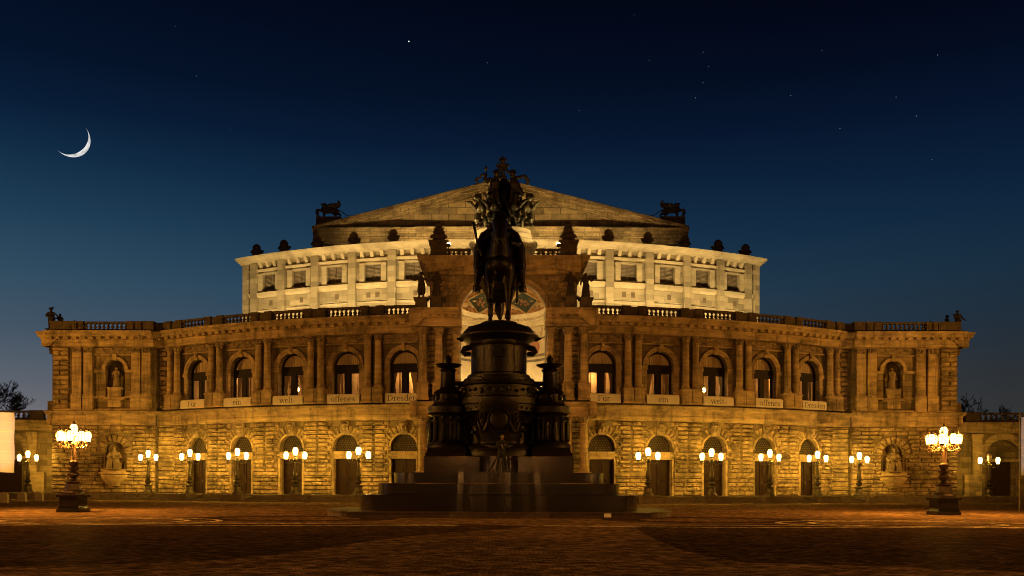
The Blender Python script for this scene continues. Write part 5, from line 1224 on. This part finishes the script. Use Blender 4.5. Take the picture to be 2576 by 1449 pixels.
m.lathe((0, 0, 2.72), [(1.95, 0), (1.95, .2), (1.8, .45), (1.65, .6), (1.62, 1.9), (1.75, 2.0), (1.95, 2.1), (1.95, 2.4), (2.02, 2.45), (1.98, 2.75), (1.85, 2.8), (1.82, 3.3), (1.95, 3.35), (1.9, 3.5), (1.7, 3.55), (1.68, 3.68), (1.52, 3.72), (1.5, 3.85), (1.38, 3.9), (1.30, 4.05)], 40)
for sx in (-1, 1): m.box((sx * 1.05, 0, 4.2), (1.5, 1.5, 3.0))
for zz, rr, nn, ss in ((5.78, 1.84, 34, .11), (3.9, 1.64, 16, .16), (6.22, 1.74, 40, .07), (4.95, 1.96, 44, .06)):
    for k in range(nn): a = 2 * pi * k / nn; m.ell((rr * cos(a), rr * sin(a), zz + .05 * sin(k * 2.4)), (ss, ss, ss * (1 + .4 * sin(k * 1.7))), 7, 5)
for k in range(26): a = pi + pi * k / 25; m.tube([(1.66 * cos(a), 1.66 * sin(a), 4.6), (1.72 * cos(a + .05), 1.72 * sin(a + .05), 4.3), (1.66 * cos(a + .1), 1.66 * sin(a + .1), 4.15)], [.05, .08, .04], 6)
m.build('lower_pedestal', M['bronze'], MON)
m = MB(); m.lathe((0, -1.15, 2.72), [(.95, 0), (.92, .08), (.8, .14), (.82, .28), (.9, .34), (.88, .5), (1.0, .58), (1.02, .8), (1.08, .9), (1.06, 2.0), (1.14, 2.1), (1.16, 2.35), (1.22, 2.45), (1.2, 2.7), (1.0, 2.8)], 32, True, 0, 0, 1, .8); CP = m.build('cartouche_pier', M['bronze'], MON)
m = MB(); m.ell((0, -2.04, 4.35), (.42, .1, .46), 20, 8); m.tube([(.5 * cos(t), -2.03, 4.35 + .54 * sin(t)) for t in span(0, 2 * pi, 24)], .05, 6, True, False)
for sx in (-1, 1):
    m.tube([(sx * (.5 + .45 * t), -2.0 + .16 * t, 4.3 - .45 * sin(pi * t)) for t in span(0, 1, 10)], [.06 + .04 * sin(pi * k / 10) for k in range(11)], 7)
    for k in range(10): m.ell((sx * (.72 + rnd.uniform(-.14, .14)), -1.93, 4.5 + rnd.uniform(-.22, .22)), (.09, .06, .09), 6, 5)
m.build('cartouche', M['bronze'], CP)
m = MB(); m.lathe((0, 0, 6.55), [(1.36, 0), (1.34, .15), (1.32, .2), (1.32, 1.35), (1.38, 1.42), (1.45, 1.5), (1.42, 1.56)], 40); m.lathe((0, 0, 8.1), [(1.42, 0), (1.5, .08), (1.72, .2), (1.88, .28), (1.9, .36), (1.7, .42), (1.62, .6), (1.4, .78), (1.15, .86), (1.05, .9), (.9, .92), (.88, 1.0), (.1, 1.01)], 40)
UD = m.build('upper_drum', M['bronze'], MON)
m = MB(); m.lathe((0, -.55, 6.5), [(.98, 0), (.98, .1), (.92, .16), (.92, 1.4), (.98, 1.46), (1.02, 1.55), (1.02, 1.62)], 28); m.build('inscription_panel', M['bronze'], UD)
m = MB()
for k in range(9): t = (k - 4) / 4; m.tube([(.26 * t, -1.48, 7.38), (.33 * t, -1.47, 7.52 + .05 * (1 - t * t)), (.2 * t, -1.48, 7.66)], .03, 5)
m.tube([(-.28, -1.46, 7.36), (0, -1.5, 7.34), (.28, -1.46, 7.36)], .045, 6); m.ell((0, -1.48, 7.72), (.06, .05, .07)); m.build('crown_relief', M['bronze'], UD)
for sx in (-1, 1):
    m = MB(); m.tube([(sx * 1.3, -.2, 7.95), (sx * 1.62, -.25, 7.85), (sx * 1.72, -.3, 7.68), (sx * 1.6, -.3, 7.58), (sx * 1.42, -.2, 7.62)], [.14, .15, .13, .12, .12], 8); m.tube([(sx * 1.75, -.1, 8.3), (sx * 1.98, -.15, 8.36)], [.1, .05], 7)
    for k in range(3): m.ell((sx * (1.5 - .1 * k), .05, 8.65 + .1 * k), (.2, .4, .14))
    m.build('scroll_bracket', M['bronze'], UD)
def basin_stack(sx):
    c = (sx * 2.40, -.5, 0); m = MB()
    m.box((c[0], c[1], 2.98), (1.86, 2.2, .3), 0, .92); m.lathe((c[0], c[1], 3.1), [(1.02, 0), (1.0, .15), (.86, .3), (.82, .4), (.80, 1.5), (.86, 1.6), (.95, 1.66), (.96, 1.95), (.88, 2.0), (.74, 2.06), (.7, 2.12), (.66, 2.2), (.62, 2.55), (.7, 2.62), (.6, 2.72), (.42, 2.8), (.36, 2.88), (.33, 3.6), (.42, 3.7), (.3, 3.78)], 28)
    S_ = m.build('basin_pillar', M['bronze'], MON)
    for k in range(14):
        m = MB(); a = 2 * pi * k / 14; x, y = c[0] + .86 * cos(a), c[1] + .86 * sin(a)
        m.tube([(x, y, 3.5), (x, y, 3.9), (x, y, 4.3)], [.11, .12, .1], 7); m.ell((x, y, 4.5), (.08, .08, .11), 7, 6)
        m.tube([(x, y, 4.25), (c[0] + .93 * cos(a + .14), c[1] + .93 * sin(a + .14), 4.05)], [.05, .04], 6)
        m.build('frieze_figure', M['bronze'], S_)
    for k in range(8):
        m = MB(); a = 2 * pi * k / 8; m.ell((c[0] + .66 * cos(a), c[1] + .66 * sin(a), 5.5), (.12, .12, .18), 8, 6); m.build('mask_ornament', M['bronze'], S_)
    m = MB(); m.lathe((c[0], c[1], 6.86), [(.12, 0), (.32, .04), (.58, .12), (.66, .2), (.61, .21), (.3, .16), (.12, .14)], 24); m.build('basin', M['bronze'], S_); m = MB(); m.lathe((c[0] - sx * .62, c[1] - .1, 6.02), [(.05, 0), (.24, .05), (.42, .14), (.45, .2), (.38, .2), (.1, .14)], 18); m.tube([(c[0] - sx * .2, c[1], 5.8), (c[0] - sx * .5, c[1] - .1, 5.95), (c[0] - sx * .62, c[1] - .1, 6.05)], [.12, .09, .06], 8); m.build('basin', M['bronze'], S_)
    m = MB(); m.lathe((c[0], c[1], 7.0), [(.16, 0), (.13, .15), (.17, .2), (.1, .25)], 10)
    for k in range(7): a = k * .9; m.tube([(c[0] + .1 * cos(a), c[1] + .1 * sin(a), 7.22), (c[0] + .13 * cos(a + .4), c[1] + .13 * sin(a + .4), 7.36), (c[0] + .05 * cos(a + 1), c[1], 7.44 + .05 * (k % 3))], [.06, .05, .02], 6)
    m.build('flame_finial', M['bronze'], S_)
for sx in (-1, 1): basin_stack(sx)
m = MB(); m.box((4.55, -5.02, .14), (.30, .02, .16)); m.build('small_plate', M['sign'], MON)

# horse and rider
H = thing('equestrian_statue', 'dark bronze statue of a cloaked rider on a pacing horse facing the square', 'statue', (MX + .02, MY, 9.11))
H.scale = (2, 2, 2)
m = MB()
m.tube([(0, -.62, 1.28), (0, -.42, 1.2), (0, -.1, 1.14), (0, .3, 1.16), (0, .62, 1.22), (0, .82, 1.2)], [.24, .33, .34, .34, .34, .2], 16)
for sx in (-1, 1): m.ell((sx * .17, -.55, 1.2), (.17, .2, .26)); m.ell((sx * .17, .62, 1.15), (.19, .28, .32))
m.tube([(0, -.5, 1.45), (0, -.66, 1.72), (0, -.78, 1.98), (0, -.86, 2.18)], [.27, .21, .165, .13], 14); m.tube([(0, -.35, 1.6), (0, -.5, 1.9), (0, -.66, 2.2)], [.06, .07, .05], 8)
m.tube([(0, -.86, 2.2), (0, -.98, 2.08), (0, -1.08, 1.92), (0, -1.15, 1.76), (0, -1.18, 1.66)], [.15, .175, .145, .11, .105], 14)
for sx in (-1, 1):
    m.ell((sx * .10, -.95, 2.1), (.085, .1, .12)); m.tube([(sx * .10, -.82, 2.28), (sx * .10, -.84, 2.36), (sx * .10, -.86, 2.44)], [.045, .04, .012], 7); m.ell((sx * .05, -1.22, 1.66), (.03, .03, .03), 7, 5); m.ell((sx * .125, -1.0, 2.08), (.025, .03, .03), 7, 5)
def hoof(x, y, z): m.lathe((x, y, z), [(.085, 0), (.07, .08), (.055, .12)], 12)
m.tube([(.2, -.55, 1.15), (.2, -.54, .95), (.19, -.54, .76), (.19, -.56, .58), (.19, -.55, .42), (.19, -.54, .2), (.19, -.57, .1)], [.16, .12, .085, .075, .052, .05, .055], 10); hoof(.19, -.6, 0)
m.tube([(-.2, -.55, 1.15), (-.21, -.68, .98), (-.22, -.86, .82), (-.22, -.93, .72), (-.215, -.86, .56), (-.21, -.80, .42), (-.21, -.84, .34)], [.16, .12, .085, .075, .052, .05, .055], 10); hoof(-.21, -.86, .25)
for sx, dy in ((-1, .15), (1, -.12)):
    m.tube([(sx * .19, .62, 1.1), (sx * .24, .5 + dy, .85), (sx * .22, .74 + dy, .55), (sx * .22, .70 + dy, .3), (sx * .22, .66 + dy, .1)], [.22, .15, .075, .055, .055], 10); hoof(sx * .22, .62 + dy, 0)
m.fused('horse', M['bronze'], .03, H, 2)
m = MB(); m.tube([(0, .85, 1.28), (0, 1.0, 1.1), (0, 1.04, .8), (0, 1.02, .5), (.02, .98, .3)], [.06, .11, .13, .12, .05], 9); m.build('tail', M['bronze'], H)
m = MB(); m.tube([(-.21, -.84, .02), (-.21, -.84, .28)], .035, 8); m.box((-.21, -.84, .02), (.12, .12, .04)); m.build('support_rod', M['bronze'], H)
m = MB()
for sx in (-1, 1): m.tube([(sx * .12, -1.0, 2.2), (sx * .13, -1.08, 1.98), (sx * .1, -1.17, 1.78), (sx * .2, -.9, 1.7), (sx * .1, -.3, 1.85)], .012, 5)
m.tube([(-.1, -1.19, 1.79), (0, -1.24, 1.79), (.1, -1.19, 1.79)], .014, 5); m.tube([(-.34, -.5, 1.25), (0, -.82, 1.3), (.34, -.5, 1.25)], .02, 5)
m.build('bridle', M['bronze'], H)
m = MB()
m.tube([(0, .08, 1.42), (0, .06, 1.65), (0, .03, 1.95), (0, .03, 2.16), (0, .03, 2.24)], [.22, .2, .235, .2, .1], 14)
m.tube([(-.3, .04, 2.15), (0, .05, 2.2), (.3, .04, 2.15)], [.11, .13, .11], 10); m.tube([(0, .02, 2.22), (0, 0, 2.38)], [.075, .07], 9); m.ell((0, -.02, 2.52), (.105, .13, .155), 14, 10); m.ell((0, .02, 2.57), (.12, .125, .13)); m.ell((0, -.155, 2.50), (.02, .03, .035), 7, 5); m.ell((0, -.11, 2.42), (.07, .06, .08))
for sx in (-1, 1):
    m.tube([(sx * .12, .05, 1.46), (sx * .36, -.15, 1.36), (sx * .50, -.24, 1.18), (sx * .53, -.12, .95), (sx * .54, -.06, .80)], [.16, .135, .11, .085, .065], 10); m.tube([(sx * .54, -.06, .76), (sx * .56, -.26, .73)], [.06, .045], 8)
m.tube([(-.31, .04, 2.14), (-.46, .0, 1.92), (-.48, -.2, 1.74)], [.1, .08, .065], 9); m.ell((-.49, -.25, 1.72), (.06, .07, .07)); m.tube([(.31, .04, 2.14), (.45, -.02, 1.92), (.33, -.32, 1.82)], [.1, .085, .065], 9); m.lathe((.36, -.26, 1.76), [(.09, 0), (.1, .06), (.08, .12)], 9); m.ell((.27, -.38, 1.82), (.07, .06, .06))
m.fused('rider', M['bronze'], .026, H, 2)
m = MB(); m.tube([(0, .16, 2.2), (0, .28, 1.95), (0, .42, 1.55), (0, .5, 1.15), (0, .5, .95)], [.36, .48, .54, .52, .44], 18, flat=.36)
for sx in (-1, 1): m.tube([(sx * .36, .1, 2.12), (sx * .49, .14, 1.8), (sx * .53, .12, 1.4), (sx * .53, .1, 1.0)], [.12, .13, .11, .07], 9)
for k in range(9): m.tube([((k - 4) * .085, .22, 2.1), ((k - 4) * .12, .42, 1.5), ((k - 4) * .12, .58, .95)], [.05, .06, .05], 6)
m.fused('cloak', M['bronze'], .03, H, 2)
m = MB(); m.tube([(-.42, -.28, 1.55), (-.52, -.28, 1.82), (-.60, -.28, 2.2)], [.028, .026, .03], 8); m.ell((-.61, -.28, 2.27), (.05, .05, .06)); m.build('sceptre', M['bronze'], H)
m = MB(); m.tube([(.40, .15, 1.5), (.44, .22, 1.1), (.42, .25, .55)], .03, 8); m.tube([(.45, .1, 1.62), (.36, .12, 1.58)], .02, 6); m.build('sword', M['bronze'], H)
m = MB()
for sx in (-1, 1): m.tube([(sx * .5, -.1, 1.0), (sx * .62, -.14, .84), (sx * .63, -.14, .72), (sx * .48, -.14, .71), (sx * .46, -.12, .84), (sx * .5, -.1, 1.0)], .016, 6)
m.build('stirrup', M['bronze'], H)
m = MB(); m.tube([(-.36, -.25, 1.32), (-.38, .1, 1.2), (-.36, .5, 1.3), (0, .7, 1.56), (.36, .5, 1.3), (.38, .1, 1.2), (.36, -.25, 1.32)], [.05, .09, .09, .06, .09, .09, .05], 8); m.build('saddle_cloth', M['bronze'], H)

# photographer and tripod on the top step
p = unproject(1262, 1182, 39.7)
PZ = 1.962; g = thing('person', 'dark clothed person standing with legs apart on the top monument step', 'person', (p.x, p.y, PZ), .15)
m = MB()
for sx in (-1, 1):
    m.tube([(sx * .10, 0, .88), (sx * .17, -.02, .48), (sx * .21, .02, .09)], [.10, .072, .05], 10); m.ell((sx * .22, -.06, .045), (.05, .13, .045))
m.tube([(0, 0, .88), (0, -.02, 1.1), (0, -.05, 1.32), (0, -.07, 1.42)], [.165, .16, .185, .11], 14, flat=.72)
m.tube([(-.17, -.06, 1.36), (0, -.06, 1.40), (.17, -.06, 1.36)], [.07, .08, .07], 9)
for sx in (-1, 1):
    m.tube([(sx * .20, -.06, 1.36), (sx * .27, -.14, 1.12), (sx * .12, -.36, 1.22)], [.065, .052, .038], 9)
m.fused('clothes', M['coat'], .018, g, 1)
m = MB(); m.tube([(0, -.08, 1.42), (0, -.11, 1.52)], [.055, .05], 9); m.ell((0, -.14, 1.60), (.075, .095, .115), 12, 9); m.ell((0, -.235, 1.59), (.014, .02, .02), 6, 5)
for sx in (-1, 1):
    m.ell((sx * .076, -.13, 1.6), (.012, .02, .03), 6, 5); c = Vector((sx * .10, -.41, 1.23)); m.ell(c, (.035, .05, .03), 8, 6)
    for k in range(4): m.tube([c + Vector((sx * (.022 - .015 * k), -.03, .0)), c + Vector((sx * (.02 - .016 * k), -.075, -.012)), c + Vector((sx * (.015 - .014 * k), -.085, -.04))], [.009, .009, .007], 5)
    m.tube([c + Vector((-sx * .03, -.01, 0)), c + Vector((-sx * .05, -.05, .01))], [.011, .009], 5)
m.fused('body', M['skin'], .009, g, 1)
m = MB(); m.ell((0, -.115, 1.65), (.085, .10, .085), 12, 8); m.build('hair', M['coat'], g)
t = thing('camera_tripod', 'black camera on a spread tripod in front of the dark standing person', 'tripod', (p.x + .02, p.y - .62, PZ))
for dx, dy in ((-.62, .1), (.58, .1), (.05, -.4)):
    m = MB(); m.tube([(0, 0, 1.08), (dx * .75, dy * .75, .28), (dx, dy, .02)], [.02, .018, .014], 7); m.build('leg', M['coat'], t)
m = MB(); m.tube([(0, 0, 1.02), (0, 0, 1.22)], .022, 7); m.ell((0, 0, 1.08), (.05, .05, .05)); m.build('centre_column', M['iron'], t)
m = MB(); m.box((0, 0, 1.29), (.15, .08, .11)); m.box((0, 0, 1.36), (.06, .06, .05)); m.lathe((0, 0, 0), [(.03, 0)], 8) if False else None; m.tube([(0, -.03, 1.29), (0, -.14, 1.29)], .035, 10); m.build('camera_body', M['coat'], t)

# ------------------------------------------------------------------ flags, bollards, trees
def banner_flag(label, pole_px, base_py, flag0, flag1, top_py, bot_py, depth, group='white banner flags beside the square'):
    b = unproject(pole_px, base_py, depth); r = thing('banner_flag', label, 'flag', (b.x, b.y, 0), 0, group)
    top = unproject(pole_px, top_py, depth).z; bot = unproject(pole_px, bot_py, depth).z; x0 = unproject(flag0, 1200, depth).x - b.x; x1 = unproject(flag1, 1200, depth).x - b.x
    m = MB(); m.tube([(0, 0, 0), (0, 0, top + .22)], .05, 10, True, False); m.ell((0, 0, top + .26), (.06, .06, .06)); m.lathe((0, 0, 0), [(.14, 0), (.14, .03), (.06, .06)], 12); P = m.build('pole', M['iron'], r)
    m = MB(); rows = []
    for i in range(25):
        t = i / 24; rows.append([(lerp(x0, x1, t), .10 * sin(t * 9) * t + .03 * sin(j * .9 + t * 4) - .01, lerp(bot, top, j / 14) + .03 * sin(t * 5)) for j in range(15)])
    m.grid(rows); m.build('cloth', M['cloth_white'], r)
    m = MB()
    for j in range(1, 6):
        z = lerp(bot, top, (j + rnd.uniform(-.15, .15)) / 6); rr = [[(lerp(x0, x1, i / 24), .10 * sin(i / 24 * 9) * i / 24 + .03 * sin((z - bot) / (top - bot) * 14 * .9 + i / 6) - .022, z + dz + .03 * sin(i / 24 * 5)) for i in range(25)] for dz in (0, .018)]
        m.grid(rr)
    m.build('seam', M['sign'], r)
    m = MB()
    for j in range(6): z = lerp(bot + .1, top - .05, j / 5); m.tube([(.07 * cos(a), .07 * sin(a), z) for a in span(0, 2 * pi, 8)], .012, 4)
    m.build('ring', M['iron'], P)
banner_flag('white banner flag at the left beside the lamp with three lanterns', -72, 1286, -69, 36, 1036, 1187, 46.5)
banner_flag('white banner flag on a slim pole at the far right of the square', 2565, 1284, 2568, 2680, 1049, 1196, 51.7)
for px, tx, dp in ((-210, -15, 44), (2790, 2600, 48)):
    a, b = unproject(px, 1150, dp - 5), unproject(tx, 1110, dp + 2.5); lamp('flag_spotlight', 'SPOT', a, 420, (.80, .90, 1.0), b, size=.15, angle=26, blend=.4)
def bollard(px, py, depth, lab):
    p = unproject(px, py, depth); r = thing('stone_bollard', lab, 'bollard', (p.x, p.y, 0), 0, 'round topped stone bollards')
    m = MB(); prof = [(-.29, 0), (-.29, .52)] + [(-.29 * cos(t), .52 + .26 * sin(t)) for t in span(0, pi, 12)] + [(.29, .52), (.29, 0)]
    m.grid([[(x, y, z) for x, z in prof] for y in (-.16, .16)], True, False); m.face([(x, -.16, z) for x, z in prof]); m.face([(x, .16, z) for x, z in prof]); m.build('block', M['bollard'], r)
    m = MB(); m.box((0, 0, .03), (.7, .44, .06)); m.build('foot', M['step'], r)
bollard(10, 1272, 62, 'round topped stone bollard farthest from the tall candelabrum')
bollard(56, 1267, 66, 'round topped stone bollard in the middle of three')
bollard(99, 1263, 69, 'round topped stone bollard nearest the tall candelabrum')
def bare_tree(label, px, depth, h, seed, spread=.55, maxd=8):
    p = unproject(px, 1240, depth); r = thing('bare_tree', label, 'tree', (p.x, p.y, 0), 0, 'leafless trees behind the side ranges'); q = random.Random(seed); tr = MB(); cr = MB()
    def grow(pos, d, L, R, lev):
        pts = [pos]; cur = pos.copy(); dd = d.copy()
        for i in range(3): dd = (dd + Vector((q.gauss(0, .16), q.gauss(0, .16), q.gauss(.03, .1)))).normalized(); cur = cur + dd * L / 3; pts.append(cur.copy())
        (tr if lev < 2 else cr).tube(pts, [max(R * q_, .026) for q_ in (1, .9, .8, .68)], 7 if lev < 3 else 4, lev < 3, False)
        if lev >= maxd or L < .12: return
        n = 2 if q.random() < .35 else 3
        if lev == 0: n = 4
        for k in range(n):
            e = (dd + Vector((q.gauss(0, spread), q.gauss(0, spread), q.gauss(.05, spread * .6)))).normalized(); at = pts[-1] if k < 2 or lev == 0 else pts[2]
            grow(at, e, L * q.uniform(.62, .84), R * (.66 if k == 0 else .5), lev + 1)
    grow(Vector((0, 0, 0)), Vector((0, 0, 1)), h * .30, h * .022, 0)
    tr.build('trunk', M['bark'], r); cr.build('crown', M['bark'], r)
bare_tree('broad leafless tree rising behind the left side range', -6, 104, 14.2, 5, .42, 8)
bare_tree('leafless tree partly hidden by the right pavilion corner', 2432, 104, 12.3, 11, .45, 8)
bare_tree('low leafless tree farther right behind the balustrade', 2515, 106, 10.6, 21, .45, 7)

# ------------------------------------------------------------------ moon and stars
ML = 6000.0
c = unproject(175.5, 347.5, ML); R_ = 45.0 / FPX * ML
view = (c - cam.location).normalized(); right = view.cross(Vector((0, 0, 1))).normalized(); up = right.cross(view).normalized()
limb = (right * .70 - up * .71).normalized(); pole = limb.cross(-view).normalized()
m = MB(); rows = []
for i in range(41):
    la = -pi / 2 * .995 + pi * .995 * i / 40; ring = []
    for j in range(17):
        lo = lerp(radians(50), radians(112), j / 16)
        v = pole * sin(la) + (limb * sin(lo) - view * cos(lo)) * cos(la); ring.append(v * R_)
    rows.append(ring)
m.grid(rows); o = m.build('moon', emit('moonlit_rock', (1, .98, .95), 1.0), None, loc=c)
mt = o.data.materials[0]; n_ = mt.node_tree.nodes; L_ = mt.node_tree.links; tcx = n_.new('ShaderNodeTexCoord'); nz = n_.new('ShaderNodeTexNoise'); nz.inputs['Scale'].default_value = .035; nz.inputs['Detail'].default_value = 8; L_.new(tcx.outputs['Object'], nz.inputs['Vector'])
rr = n_.new('ShaderNodeMapRange'); rr.inputs['From Min'].default_value = .3; rr.inputs['From Max'].default_value = .7; rr.inputs['To Min'].default_value = .35; rr.inputs['To Max'].default_value = .95; L_.new(nz.outputs['Fac'], rr.inputs['Value']); L_.new(rr.outputs[0], n_['Principled BSDF'].inputs['Emission Strength']); n_['Principled BSDF'].inputs['Base Color'].default_value = (0, 0, 0, 1)
tag(o, 'thin white crescent moon in the left sky', 'moon')
STARS = [(437, 66), (491, 190), (577, 325), (1222, 158), (1454, 278), (1592, 37), (1630, 152), (1765, 131), (1779, 167), (1765, 208), (1746, 246), (1986, 240), (2064, 127), (2110, 323), (2251, 244), (2302, 292), (2342, 401), (2355, 138)]
sm = emit('star_light', (.8, .88, 1.0), .22, (0, 0, 0)); m = MB(); m.ell((0, 0, 0), (2.6, 2.6, 2.6), 8, 6); sme = m.mesh('star'); sme.materials.append(sm)
bm_ = emit('bright_star_light', (.9, .95, 1.0), 1.6, (0, 0, 0)); sme2 = sme.copy(); sme2.materials.clear(); sme2.materials.append(bm_)
o = bpy.data.objects.new('star', sme2); COL.objects.link(o); o.location = unproject(1025, 104, ML); o.scale = (1.5,) * 3; tag(o, 'brightest star, high above the portal', 'star', 'stars in the night sky')
for k, (x, y) in enumerate(STARS):
    o = bpy.data.objects.new('star', sme); COL.objects.link(o); o.location = unproject(x, y, ML); o.scale = (rnd.uniform(.8, 1.15),) * 3
    tag(o, 'tiny faint star in the dark blue sky', 'star', 'stars in the night sky')
